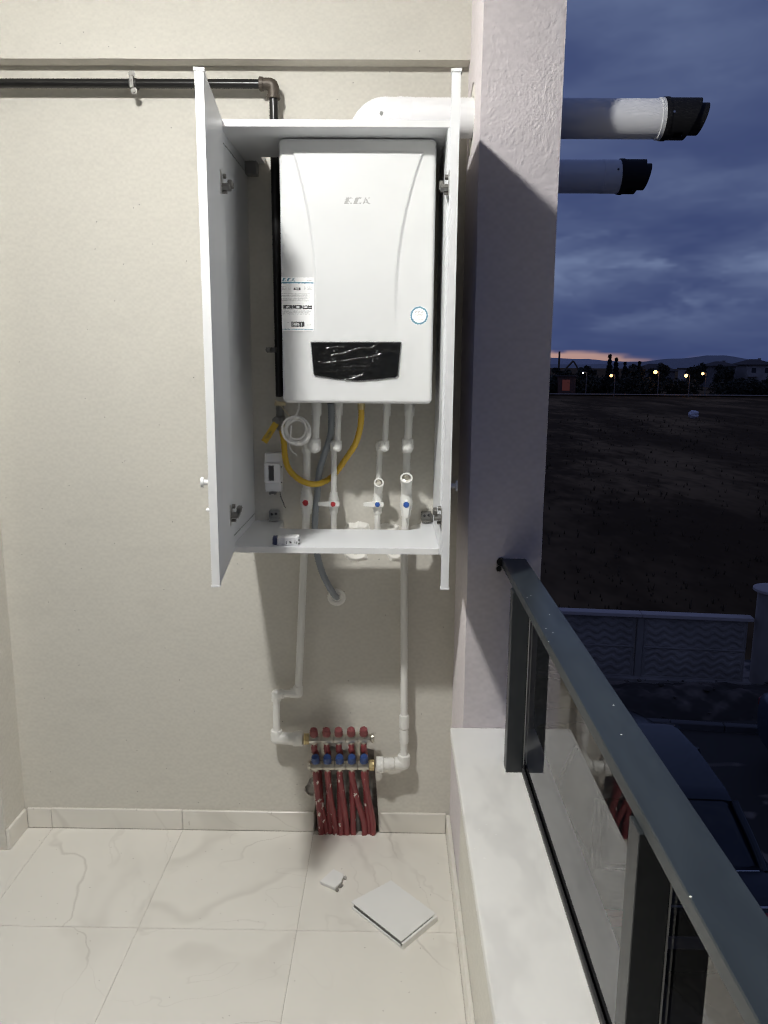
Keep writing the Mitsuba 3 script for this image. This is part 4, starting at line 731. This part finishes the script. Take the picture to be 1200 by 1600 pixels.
# ------------------------------------------------------------------ the world outside, at dusk
def f_field(p, n, uv):
    a = F(p.x * 0.35, p.y * 0.12, 0.0, octaves=4); b = F(p.x * 2.3, p.y * 1.1, 3.0, octaves=3)
    return mikit.mix((0.046, 0.026, 0.011), (0.13, 0.080, 0.038), mikit.smoothstep(0.35, 0.75, 0.65 * a + 0.35 * b) * (0.55 + 0.75 * mikit.smoothstep(0.40, 0.62, F(p.x * 0.09, p.y * 0.045, 9.0, octaves=3))))
B('m_field', prin(mikit.proc(f_field), 0.95, specular=0.1))
def f_yard(p, n, uv):
    w = F(p.x * 0.9, p.y * 0.9, 1.0, octaves=3)
    c = vein(p.x * 0.5, p.y * 0.5, 1.7, 4.0, 0.06); a = F(p.x * 0.8 + w, p.y * 1.6, 7.0, octaves=4)
    t = mikit.smoothstep(0.48, 0.56, a) * (1 - 0.85 * dr.minimum(1.0, 2 * c))
    return mikit.mix((0.045, 0.036, 0.028), (0.235, 0.185, 0.145), t * (0.7 + 0.5 * F(p.x * 9, p.y * 9, 2.0, octaves=3)))
B('m_yard', prin(mikit.proc(f_yard), 0.8))
B('m_road', prin((0.17, 0.135, 0.11), 0.9)); B('m_asphalt', prin((0.10, 0.09, 0.085), 0.85))
def f_conc(p, n, uv): return mi.Color3f(0.30, 0.255, 0.215) * (0.55 + 0.7 * F(p.x * 2.5, p.y * 2.5, p.z * 1.6, octaves=4))
B('m_concrete', prin(mikit.proc(f_conc), 0.9)); B('m_cope', prin((0.44, 0.37, 0.33), 0.85))
def f_rub(p, n, uv): return mikit.mix((0.045, 0.035, 0.027), (0.15, 0.115, 0.09), mikit.smoothstep(0.40, 0.8, F(p.x * 4, p.y * 4, p.z * 4, octaves=3)))
B('m_rubble', prin(mikit.proc(f_rub), 0.95))
B('m_leaf', prin((0.040, 0.040, 0.026), 0.8)); B('m_leafdark', prin((0.026, 0.03, 0.022), 0.8)); B('m_bark', prin((0.07, 0.055, 0.045), 0.9)); B('m_weed', prin((0.075, 0.05, 0.027), 0.9))
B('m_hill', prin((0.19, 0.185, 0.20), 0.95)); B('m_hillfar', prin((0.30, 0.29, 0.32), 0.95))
B('m_housewall', prin((0.16, 0.14, 0.135), 0.9)); B('m_housepale', prin((0.33, 0.29, 0.27), 0.9)); B('m_roof', prin((0.07, 0.055, 0.05), 0.85)); B('m_window', prin((0.02, 0.022, 0.03), 0.15))
B('m_carpaint', prin((0.010, 0.0115, 0.014), 0.3, clearcoat=0.35, clearcoat_gloss=0.9)); B('m_carpale', prin((0.045, 0.055, 0.07), 0.3, clearcoat=0.4)); B('m_carglass', prin((0.008, 0.009, 0.012), 0.06, specular=0.6)); B('m_tyre', prin((0.02, 0.02, 0.02), 0.8)); B('m_trim', prin((0.5, 0.5, 0.5), 0.25, metallic=0.9)); B('m_taillight', prin((0.25, 0.015, 0.02), 0.2, specular=0.6))
B('m_bag', prin((0.62, 0.58, 0.60), 0.6)); B('m_machine', prin((0.10, 0.07, 0.04), 0.6)); B('m_pole', prin((0.16, 0.14, 0.13), 0.6)); B('m_hutwall', prin((0.12, 0.065, 0.05), 0.9))
GZ = -3.6
def sheet(x0, x1, y0, y1, nx, ny, zf):
    xs, ys = (x0 if np.ndim(x0) else np.linspace(x0, x1, nx)), (y0 if np.ndim(y0) else np.linspace(y0, y1, ny)); X, Y = np.meshgrid(xs, ys); Z = zf(X, Y); w = len(xs)
    a = (np.arange(len(ys) - 1)[:, None] * w + np.arange(w - 1)).ravel()
    return trimesh.Trimesh(np.stack([X, Y, Z], -1).reshape(-1, 3), np.vstack([np.stack([a, a + 1, a + w + 1], 1), np.stack([a, a + w + 1, a + w], 1)]), process=False)
fb2 = lambda X, Y, s, sd, o=4: meshkit.fbm(np.stack([X * s, Y * s, X * 0], -1), o, sd)
gx1_ = np.concatenate([[-4000, -900, -250, -90], np.linspace(-40, 130, 171), [180, 300, 600, 1500, 4000]]); gy1_ = np.concatenate([np.linspace(13.5, 60, 94), np.linspace(62, 180, 60), [220, 300, 500, 900, 2000, 5000]])
add('field', sheet(gx1_, 0, gy1_, 0, 0, 0, lambda X, Y: GZ - 0.02 + 0.16 * (fb2(X, Y, 0.6, 3) - 0.5) * np.clip((Y - 13.5) / 3, 0.2, 1) * (Y < 190)), 'm_field', kind='structure', smooth=True, label='dark rough open field stretching to the tree line')
add('yard', sheet(-60, 60, -60, 13.5, 61, 75, lambda X, Y: GZ + 0 * X), 'm_yard', kind='structure', label='patchy pale and dark yard below the balcony')
add('ground', sheet(-6000, 6000, -6000, 6000, 5, 5, lambda X, Y: GZ - 0.6 + 0 * X), 'm_field', kind='structure', label='flat land reaching to the horizon')
add('road', sheet(-700, 900, 141.5, 146, 60, 2, lambda X, Y: GZ + 0.25 + 0 * X), 'm_road', kind='structure', label='pale straight road along the far side of the field')
def ridge(name, dist, mat, sd, hmax, a0, a1, lab, shape):
    az = np.radians(np.linspace(a0, a1, 240)); rr_ = np.array([0.8, 0.9, 1.0, 1.1]); hk = np.array([0, 0.55, 1.0, 0.2])
    A, R_ = np.meshgrid(az, rr_); H = hk[:, None] * (hmax * shape(np.degrees(az)) * (0.75 + 0.5 * meshkit.fbm(np.stack([np.degrees(az) * 0.4, az * 0, az * 0], -1), 5, sd)))[None]
    V = np.stack([np.sin(A) * R_ * dist, np.cos(A) * R_ * dist, GZ - 3 + H], -1).reshape(-1, 3); w = len(az); a = (np.arange(3)[:, None] * w + np.arange(w - 1)).ravel()
    add(name, trimesh.Trimesh(V, np.vstack([np.stack([a, a + 1, a + w + 1], 1), np.stack([a, a + w + 1, a + w], 1)]), process=False), mat, kind='structure', label=lab)
gs = lambda a, c, s: np.exp(-((a - c) / s) ** 2)
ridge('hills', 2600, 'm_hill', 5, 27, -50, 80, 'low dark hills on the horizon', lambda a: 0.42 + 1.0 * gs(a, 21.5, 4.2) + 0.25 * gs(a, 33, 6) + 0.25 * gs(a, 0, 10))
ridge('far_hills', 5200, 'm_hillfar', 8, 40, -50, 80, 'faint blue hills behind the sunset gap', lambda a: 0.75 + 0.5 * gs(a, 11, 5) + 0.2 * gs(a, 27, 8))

# fence of precast panels: a straight line, posts between the panels
P0, P1 = np.array([2.65, 12.66]), np.array([6.15, 12.33]); fd = (P1 - P0) / np.linalg.norm(P1 - P0); ang_f = math.degrees(math.atan2(fd[1], fd[0]))
fn = thing('concrete_fence', 'grey precast concrete fence with wavy relief panels and pale coping', 'fence')
def onf(m, s): return move(m, (P0[0] + fd[0] * s, P0[1] + fd[1] * s, GZ), rz=ang_f)
def wavy(L, H, sd):
    nx, nz = 170, 84; X, Z = np.meshgrid(np.linspace(0, L, nx), np.linspace(0, H, nz)); hz = (Z % (H / 2)) / (H / 2)
    q = Z * 50 + 1.7 * np.sin(X * 2 * np.pi / 0.27 + 3.1 * np.floor(Z / (H / 2)) + 0.6 * np.sin(Z * 9)) + 1.6 * (meshkit.fbm(np.stack([X * 3, Z * 3, X * 0], -1), 2, sd) - 0.5)
    rl_ = 0.008 * np.clip(np.sin(q) * 2.2, -1, 1); edge_ = np.clip(np.minimum(np.minimum(X, L - X) / 0.05, np.minimum(hz, 1 - hz) * H / 2 / 0.03), 0, 1)
    Y = -0.03 - np.where(edge_ >= 1, rl_, 0.0) - 0.012 * (edge_ < 0.35) ; a = (np.arange(nz - 1)[:, None] * nx + np.arange(nx - 1)).ravel()
    fr = trimesh.Trimesh(np.stack([X, Y, Z], -1).reshape(-1, 3), np.vstack([np.stack([a, a + 1, a + nx + 1], 1), np.stack([a, a + nx + 1, a + nx], 1)]), process=False)
    return [fr, box(0, L, -0.015, 0.04, 0, H)]
PW, H0, H1 = 1.72, 0.08, 1.11
offs = [-3.84, -2.06, -0.28, 1.50, 3.28]
for i, s in enumerate(offs[:-1]):
    add('panel', [onf(move(m, (0.06, 0, H0)), s) for m in wavy(PW - 0.08, H1 - H0, i + 2)], 'm_concrete', fn)
    add('post', onf(box(-0.055, 0.055, -0.05, 0.06, -0.3, H1 + 0.01, 0.01), s), 'm_concrete', fn)
    add('coping', onf(box(0.0, PW + 0.055, -0.10, 0.10, H1 + 0.012, H1 + 0.075, 0.008), s), 'm_cope', fn)
add('plinth', onf(box(-4.1, 3.34, -0.12, 0.10, -0.3, H0 - 0.004, 0.02), 0), 'm_concrete', fn)
gp_ = thing('gate_post', 'round concrete gate post with flat cap at the fence end', 'post')
gpx = P0 + fd * 3.58
add('shaft', lathe([(0, 0.25), (1.72, 0.25), (1.74, 0.235)], (gpx[0], gpx[1], GZ - 0.1), (0, 0, 1), 32), 'm_concrete', gp_, smooth=40)
add('cap', lathe([(0, 0.31), (0.012, 0.325), (0.05, 0.325), (0.062, 0.30)], (gpx[0], gpx[1], GZ + 1.625), (0, 0, 1), 32), 'm_cope', gp_, smooth=30)

# rubble bank between the fence and the yard
RX, RY = (1.5, 9.0), (10.95, 12.35)
add('rubble_bank', sheet(RX[0], RX[1], RY[0], RY[1], 150, 46, lambda X, Y: GZ - 0.05 + 0.30 * np.clip(np.sin((Y - RY[0]) / (RY[1] - RY[0]) * math.pi), 0, 1) ** 0.7 * (0.35 + 1.1 * fb2(X, Y, 2.2, 6, 5))), 'm_rubble', kind='stuff', label='low bank of dark earth and rubble along the fence foot', cat='rubble', smooth=True)
rr = random.Random(11); st_m = []
for i in range(60):
    s = 0.012 + 0.035 * rr.random() ** 2; x, y = rr.uniform(2.5, 7.5), rr.uniform(10.6, 12.2); b = trimesh.creation.icosphere(subdivisions=1, radius=s); b.vertices *= (0.6 + 0.7 * meshkit.noise(b.vertices * 20 / s * 0.05 + i))[:, None] * np.array([1.2, 1, 0.7]); b.apply_translation((x, y, GZ + 0.05 + 0.22 * max(0, math.sin((y - RY[0]) / 1.4 * math.pi)))); st_m.append(b)
add('stones', st_m, 'm_rubble', kind='stuff', label='scattered stones on the earth bank', cat='stones')
kb = thing('kerb', 'dark low kerb edging the yard in front of the bank', 'kerb')
for i in range(8): add('kerb_stone', move(box(0, 0.745, -0.06, 0.06, -0.2, 0.10, 0.012), (2.6 + 0.75 * i, 10.93 - 0.086 * i, GZ), rz=-6.5), 'm_asphalt', kb)
# weeds in the field
wv, wf = [], []; rg = np.random.default_rng(6)
for i in range(1100):
    y = 13.6 + 70 * rg.random() ** 1.8; x = y * (0.16 + 0.40 * rg.random()); h = (0.04 + 0.16 * rg.random() ** 3) * (0.7 + y / 50); 
    for k_ in range(4):
        a = rg.random() * 6.28; l = h * (0.6 + 0.5 * rg.random()); w = 0.012 + 0.0012 * y * 0.5; b = np.array([x, y, GZ - 0.05]); t = b + [math.cos(a) * l * 0.5, math.sin(a) * l * 0.5, l + 0.05]; s = np.array([-math.sin(a), math.cos(a), 0]) * w
        n0 = len(wv); wv += [b - s, b + s, t]; wf.append([n0, n0 + 1, n0 + 2])
add('field_weeds', trimesh.Trimesh(np.array(wv), np.array(wf), process=False), 'm_weed', kind='stuff', label='sparse dry weeds over the dark field', cat='weeds')
bg = thing('plastic_bag', 'pale crumpled plastic sack lying in the field', 'sack')
b = trimesh.creation.icosphere(subdivisions=4, radius=0.5); b.vertices *= (0.72 + 0.5 * meshkit.fbm(b.vertices * 4, 4, 3))[:, None] * np.array([1.05, 1, 0.9]); b.apply_translation((30.7, 81, GZ + 0.42)); add('skin', b, 'm_bag', bg, smooth=True)

# trees
def leaves(rg, C, R_, n, size, gaps=0.42, sd=0):
    """leaf clumps through an ellipsoid crown, thinned by noise so that sky shows through"""
    d = rg.normal(size=(n * 2, 3)); d /= np.linalg.norm(d, axis=1)[:, None]; p = d * (rg.random(n * 2) ** 0.45)[:, None] * R_ * (0.75 + 0.5 * meshkit.fbm(d * 2.3 + sd, 2, sd))[:, None]
    p = p[meshkit.fbm(p * 1.1 / max(R_[0], 0.4) * 1.6 + sd * 3.1, 2, sd + 4) > gaps][:n] + C
    a, b_ = rg.normal(size=p.shape), rg.normal(size=p.shape); a /= np.linalg.norm(a, axis=1)[:, None]; b_ = np.cross(a, b_); b_ /= np.linalg.norm(b_, axis=1)[:, None]; s = size * (0.6 + 0.8 * rg.random(len(p)))[:, None]
    V = np.stack([p - a * s, p + b_ * s * 0.6, p + a * s, p - b_ * s * 0.6], 1).reshape(-1, 3); i = np.arange(len(p)) * 4
    return trimesh.Trimesh(V, np.vstack([np.stack([i, i + 1, i + 2], 1), np.stack([i, i + 2, i + 3], 1)]), process=False)
def tree(x, y, h, kind, lab, sd):
    rg = np.random.default_rng(sd); t = thing('poplar_tree' if kind == 'tall' else 'tree', lab, 'tree'); zb = GZ - 0.2; tops = []
    tr = [tube([(x, y, zb), (x + 0.1, y, zb + h * 0.4), (x + 0.05, y, zb + h * 0.85)], [0.05 * h * 0.6, 0.03 * h * 0.6, 0.02], 8, 4)]
    for j in range(7):
        a = rg.random() * 6.28; z = zb + h * (0.3 + 0.07 * j); l = h * (0.10 if kind == 'tall' else 0.26); e = np.array([x + math.cos(a) * l, y + math.sin(a) * l, z + l * 1.0]); tops.append(e)
        tr.append(tube([(x + 0.06, y, z), (np.array([x, y, z]) * 0.5 + e * 0.5) + [0, 0, 0.1], e], [0.012 * h, 0.008 * h, 0.01], 6, 3))
    add('trunk', tr, 'm_bark', t, smooth=50)
    if kind == 'tall': cr = [leaves(rg, np.array([x, y, zb + h * (0.30 + 0.13 * i)]), np.array([1, 1, 1.3]) * h * (0.12 - 0.018 * i), 260, 0.24, 0.40, sd + i) for i in range(6)]
    else: cr = [leaves(rg, np.array([x, y, zb + h * 0.62]), np.array([h * 0.34, h * 0.30, h * 0.33]), 900, 0.30, 0.42, sd)] + [leaves(rg, e, np.array([1, 1, 0.8]) * h * 0.16, 160, 0.26, 0.40, sd + 3 + i) for i, e in enumerate(tops)]
    add('crown', cr, 'm_leafdark' if kind == 'tall' else 'm_leaf', t)
TR = [(31.6, 150, 4.6, 'r', 'low round tree nearest the pillar at the left of the tree line'), (36.6, 152, 5.0, 'r', 'round tree just left of the tall dark conifers'), (40.4, 150, 7.6, 'tall', 'tallest narrow conifer of the clump, its left one'), (41.9, 151, 7.0, 'tall', 'middle narrow conifer of the tall clump'), (43.3, 150, 6.2, 'tall', 'right narrow conifer of the tall clump'), (46.6, 152, 6.4, 'tall', 'lone narrow conifer right of the tall clump'),
      (45.0, 150, 5.2, 'r', 'round tree behind the second street lamp'), (51.5, 156, 5.4, 'r', 'round tree left of the low house with a lamp'), (60.0, 158, 5.6, 'r', 'round tree between the low house and the right lamp'), (66.0, 160, 5.4, 'r', 'round tree left of the pale apartment houses'), (73.8, 152, 6.4, 'r', 'dark round tree in front of the gap between the two houses'), (82.2, 152, 7.6, 'r', 'dark tree at the right edge of the tree line')]
for i, a in enumerate(TR): tree(*a, 40 + i * 7)
rg = np.random.default_rng(77); bel = []
for i in range(46):
    x = rg.uniform(26, 90); y = rg.uniform(147.5, 153); h = rg.uniform(2.4, 3.9); bel.append(leaves(rg, np.array([x, y, GZ + h * 0.46]), np.array([2.3, 1.6, h * 0.55]), 420, 0.34, 0.36, i))
add('hedgerow', bel, 'm_leaf', kind='stuff', label='dark low shrubs filling the tree line beyond the road', cat='shrubs')

# houses
def house(x, y, w, d, h, mat, lab, roof, floors, cat='house', bal=True):
    t = thing('house', lab, cat); add('wall', box(x - w / 2, x + w / 2, y, y + d, GZ - 0.3, GZ + h), mat, t)
    o = 0.6; zt_ = GZ + h
    if roof == 'hip':
        V = [[x - w / 2 - o, y - o, zt_], [x + w / 2 + o, y - o, zt_], [x + w / 2 + o, y + d + o, zt_], [x - w / 2 - o, y + d + o, zt_], [x - w * 0.16, y + d / 2, zt_ + w * 0.20], [x + w * 0.16, y + d / 2, zt_ + w * 0.20]]
        V += [[a, b, c - 0.22] for a, b, c in V[:4]]
        r = add('roof', trimesh.convex.convex_hull(np.array(V)), 'm_roof', t); add('chimney', box(x + w * 0.2, x + w * 0.2 + 0.6, y + d * 0.5, y + d * 0.5 + 0.6, zt_ + w * 0.05, zt_ + w * 0.24), mat, r)
    else: add('roof', box(x - w / 2 - 0.3, x + w / 2 + 0.3, y - 0.3, y + d + 0.3, zt_ + 0.003, zt_ + 0.35), 'm_roof', t)
    for f_ in range(floors):
        n_ = max(2, int(w / 2.6))
        for j in range(n_):
            cx = x - w / 2 + w * (j + 0.5) / n_; cz = GZ + h * (f_ + 0.5) / floors
            wn = add('window', [box(cx - 0.62, cx + 0.62, y - 0.06, y + 0.02, cz - 0.72, cz - 0.66), box(cx - 0.62, cx + 0.62, y - 0.06, y + 0.02, cz + 0.60, cz + 0.66), box(cx - 0.62, cx - 0.55, y - 0.06, y + 0.02, cz - 0.66, cz + 0.60), box(cx + 0.55, cx + 0.62, y - 0.06, y + 0.02, cz - 0.66, cz + 0.60)], 'm_housepale', t); add('pane', box(cx - 0.55, cx + 0.55, y - 0.02, y + 0.02, cz - 0.66, cz + 0.60), 'm_window', wn)
        if bal and f_ > 0: add('balcony', [box(x - w * 0.5, x - w * 0.08, y - 1.1, y - 0.002, GZ + h * f_ / floors - 0.15, GZ + h * f_ / floors), box(x - w * 0.5, x - w * 0.08, y - 1.1, y - 1.02, GZ + h * f_ / floors, GZ + h * f_ / floors + 0.85)], 'm_housepale', t)
house((85.1075, 206.0000, -1.0157)[0], 206, 5.6, 8, 5.6, 'm_housewall', 'narrow two storey house with dark hipped roof, left of the pale one', 'hip', 2, bal=False)
house((94.3090, 206.0000, -0.9417)[0], 206, 6.8, 9, 6.0, 'm_housepale', 'pale two storey house with dark hipped roof at the right edge', 'hip', 2)
house((63.5230, 192.0000, -0.9651)[0], 192, 8.0, 8, 4.3, 'm_housewall', 'low single storey house behind the middle street lamp', 'hip', 1, bal=False)
house((82.4326, 214.0000, -1.1654)[0], 214, 7.0, 8, 4.6, 'm_housepale', 'flat roofed house beside the narrow hipped roof house', 'flat', 2, bal=False)
house((93.8922, 216.0000, -1.1053)[0], 216, 4.0, 8, 4.8, 'm_housewall', 'small flat roofed house between the two hipped roof houses', 'flat', 2, bal=False)
hut = thing('lit_hut', 'small hut with a dim orange lit front under the excavator arm', 'hut')
hx, hy = (32.0717, 150.0000, -0.3073)[0], 147.4
add('wall', box(hx - 1.6, hx + 1.6, hy, hy + 4, GZ - 0.2, GZ + 3.3), 'm_hutwall', hut); add('roof', box(hx - 1.9, hx + 1.9, hy - 0.3, hy + 4.3, GZ + 3.303, GZ + 3.5), 'm_roof', hut)
k = add('lit_window', box(hx - 0.9, hx + 0.5, hy - 0.05, hy - 0.002, GZ + 0.7, GZ + 2.7), 'm_window', hut, label='dim orange lit window'); scene[k]['emitter'] = {'type': 'area', 'radiance': rgb((0.04, 0.0115, 0.009)), 'sampling_weight': 0.05}
ex = thing('excavator', 'dark excavator with raised bent arm against the sunset', 'excavator')
ex0 = (33.6048, 156.0000, -0.3816)[0]; ey = 156.0
add('boom', [tube([(ex0 - 1.6, ey, GZ + 2.6), (ex0 - 0.3, ey, GZ + 4.4), (ex0 + 1.3, ey, GZ + 6.2)], 0.20, 6, 4), tube([(ex0 + 1.3, ey, GZ + 6.2), (ex0 + 2.0, ey, GZ + 5.2), (ex0 + 2.5, ey, GZ + 4.1)], 0.16, 6, 4)], 'm_machine', ex)
add('bucket', box(ex0 + 2.1, ex0 + 3.0, ey - 0.5, ey + 0.5, GZ + 3.3, GZ + 4.15, 0.1), 'm_machine', ex); add('cab', box(ex0 - 3.0, ex0 - 1.0, ey - 1, ey + 1, GZ + 1.0, GZ + 3.2, 0.1), 'm_machine', ex); add('tracks', box(ex0 - 3.6, ex0 - 0.2, ey - 1.3, ey + 1.3, GZ - 0.1, GZ + 0.98, 0.2), 'm_tyre', ex); add('mast', tube([(ex0 - 1.35, ey + 0.5, GZ + 2.6), (ex0 - 1.35, ey + 0.5, GZ + 8.0)], 0.20, 6, 2, curve=False), 'm_machine', ex)
# lit street lamps
def lamp(x, y, z, r, rad, lab, w):
    t = thing('street_lamp', lab, 'street lamp'); add('pole', tube([(x + 0.7, y + 0.1, GZ - 0.3), (x + 0.7, y + 0.1, z - 0.25), (x + 0.55, y + 0.1, z + 0.12), (x, y + 0.1, z + 0.28)], 0.085, 8, 3), 'm_pole', t, smooth=50)
    add('hood', lathe([(0, 0.10), (0.1, r * 1.1), (0.14, r * 1.1)], (x, y, z + r + 0.15), (0, 0, -1), 14), 'm_pole', t)
    s = trimesh.creation.icosphere(subdivisions=2, radius=r); s.apply_translation((x, y, z)); k = add('globe', s, 'm_edge', t, smooth=True); scene[k]['emitter'] = {'type': 'area', 'radiance': rgb(rad), 'sampling_weight': w}
LW = 0.12
def spot(q): return q[0], q[1], q[2]
lamp(*(38.1177, 140.0000, -0.0036), 0.26, (4.0, 2.0, 0.65), 'lit street lamp second from the pillar, on a visible pole', LW)
lamp(*(51.2173, 140.0000, 0.1014), 0.30, (4.6, 2.4, 0.8), 'lit orange street lamp second from the right, on a pole', LW)
lamp(*(47.9626, 146.6000, 0.6228), 0.34, (4.6, 2.3, 0.75), 'lit street lamp in front of the low single storey house', LW)
lamp(*(56.6467, 146.6000, 0.4024), 0.25, (4.2, 2.2, 0.8), 'lit street lamp furthest right, near the flat roofed house', LW)
lamp(*(34.7218, 146.6000, 0.3435), 0.16, (3.8, 3.1, 2.0), 'small lit street lamp nearest the pillar', LW)

# ------------------------------------------------------------------ parked cars, seen from above past the railing
def loft(st):
    """st: list of (y, [(x, z), ...]) rings of equal length, closed, capped"""
    n = len(st[0][1]); V = np.array([[x, y, z] for y, r in st for x, z in r]); f = []
    for i in range(len(st) - 1):
        for j in range(n):
            a, b = i * n + j, i * n + (j + 1) % n; f += [[a, b, b + n], [a, b + n, a + n]]
    m = len(st) - 1
    for j in range(1, n - 1): f += [[0, j + 1, j], [m * n, m * n + j, m * n + j + 1]]
    return trimesh.Trimesh(V, np.array(f), process=False)
def car(loc, rz, paint, lab):
    t = thing('parked_car', lab, 'car')
    def p(m): return move(m, loc, rz=rz)
    def ring(hw, zb, zt, k=0.10): return [(-hw * 0.86, zb), (hw * 0.86, zb), (hw * 0.97, zb + 0.12), (hw, (zb + zt) * 0.55), (hw * 0.985, zt - k), (hw * 0.93, zt - k * 0.35), (hw * 0.80, zt), (0, zt + 0.012), (-hw * 0.80, zt), (-hw * 0.93, zt - k * 0.35), (-hw * 0.985, zt - k), (-hw, (zb + zt) * 0.55), (-hw * 0.97, zb + 0.12)]
    st = [(0.0, ring(0.74, 0.42, 0.74)), (0.03, ring(0.79, 0.32, 0.88)), (0.09, ring(0.83, 0.25, 0.965)), (0.30, ring(0.86, 0.22, 0.985)), (0.75, ring(0.87, 0.20, 0.995)), (1.4, ring(0.875, 0.2, 0.97)), (2.5, ring(0.875, 0.2, 0.95)), (3.05, ring(0.87, 0.2, 0.93)), (3.6, ring(0.85, 0.2, 0.86)), (4.1, ring(0.80, 0.24, 0.74)), (4.3, ring(0.72, 0.32, 0.60))]
    body = loft(st)
    cut = [mf(cyl((s * 1.0, y, 0.31), (s * 0.62, y, 0.31), 0.345, sides=28)) for s in (-1, 1) for y in (0.85, 3.42)]
    b = mf(body)
    for c_ in cut: b = b - c_
    add('body', p(tm(b)), paint, t, smooth=38)
    # glasshouse: dark inner volume, painted roof and pillars proud of it
    def cab(hwb, hwt, zt): return [(-hwb, 0.93), (hwb, 0.93), (hwb * 0.5 + hwt * 0.5 + 0.02, 0.93 + (zt - 0.93) * 0.5), (hwt, zt - 0.03), (hwt * 0.85, zt), (0, zt + 0.012), (-hwt * 0.85, zt), (-hwt, zt - 0.03), (-hwb * 0.5 - hwt * 0.5 - 0.02, 0.93 + (zt - 0.93) * 0.5)]
    gl = loft([(0.42, cab(0.72, 0.70, 0.962)), (0.60, cab(0.745, 0.66, 1.13)), (0.86, cab(0.76, 0.60, 1.355)), (1.0, cab(0.77, 0.59, 1.405)), (1.7, cab(0.775, 0.595, 1.43)), (2.25, cab(0.775, 0.58, 1.40)), (2.75, cab(0.76, 0.62, 1.17)), (3.15, cab(0.74, 0.68, 0.95))])
    add('window_glass', p(gl), 'm_carglass', t, smooth=35)
    def strip(pts, r): return tube(pts, r, 8, 4)
    rf = loft([(y, [(-w_, z - 0.02), (w_, z - 0.02), (w_ * 0.98, z + 0.006), (w_ * 0.8, z + 0.022), (0, z + 0.032), (-w_ * 0.8, z + 0.022), (-w_ * 0.98, z + 0.006)]) for y, w_, z in ((0.86, 0.605, 1.352), (1.0, 0.60, 1.398), (1.7, 0.60, 1.425), (2.2, 0.585, 1.402), (2.3, 0.58, 1.385))])
    add('roof', p(rf), paint, t, smooth=40)
    for s in (-1, 1):
        for q_, r_p in (([(s * 0.715, 0.42, 0.965), (s * 0.68, 0.60, 1.13), (s * 0.61, 0.86, 1.35)], 0.038), ([(s * 0.69, 3.12, 0.955), (s * 0.63, 2.75, 1.17), (s * 0.585, 2.25, 1.39)], 0.032), ([(s * 0.775, 1.75, 0.95), (s * 0.60, 1.75, 1.41)], 0.03)):
            add('roof_pillar', p(strip(q_, r_p)), paint, t, smooth=50)
    add('window_trim', [p(strip([(-0.66, 0.40, 0.985), (0, 0.375, 0.992), (0.66, 0.40, 0.985)], 0.008))], 'm_trim', t)
    add('trunk_trim', [p(strip([(-0.6, 0.015, 0.93), (0, -0.004, 0.94), (0.6, 0.015, 0.93)], 0.010))], 'm_trim', t)
    for s in (-1, 1):
        add('tail_light', p(box(min(s * 0.52, s * 0.80), max(s * 0.52, s * 0.80), -0.005, 0.10, 0.72, 0.87, 0.03)), 'm_taillight', t)
        add('headlight', p(box(min(s * 0.46, s * 0.70), max(s * 0.46, s * 0.70), 4.12, 4.30, 0.54, 0.66, 0.03)), 'm_trim', t)
        for y in (0.85, 3.42):
            w = add('wheel', p(lathe([(-0.10, 0.24), (-0.10, 0.30), (-0.07, 0.318), (0.07, 0.318), (0.10, 0.30), (0.10, 0.24)], (s * 0.76, y, 0.318), (1, 0, 0), 28)), 'm_tyre', t, smooth=40)
            add('rim', p(lathe([(0.085, 0.23), (0.095, 0.20), (0.07, 0.12), (0.10, 0.05)], (s * 0.76, y, 0.318), (s, 0, 0), 20)), 'm_trim', w, smooth=30)
    add('number_plate', p(box(-0.26, 0.26, -0.018, 0.0, 0.56, 0.67, 0.003)), 'm_housepale', t)
car((2.49, 5.62, GZ), 0, 'm_carpaint', 'dark blue parked car seen from behind past the handrail')
car((5.74, 9.95, GZ), 180, 'm_carpale', 'pale blue parked car at the right edge, only a wheel corner in view')
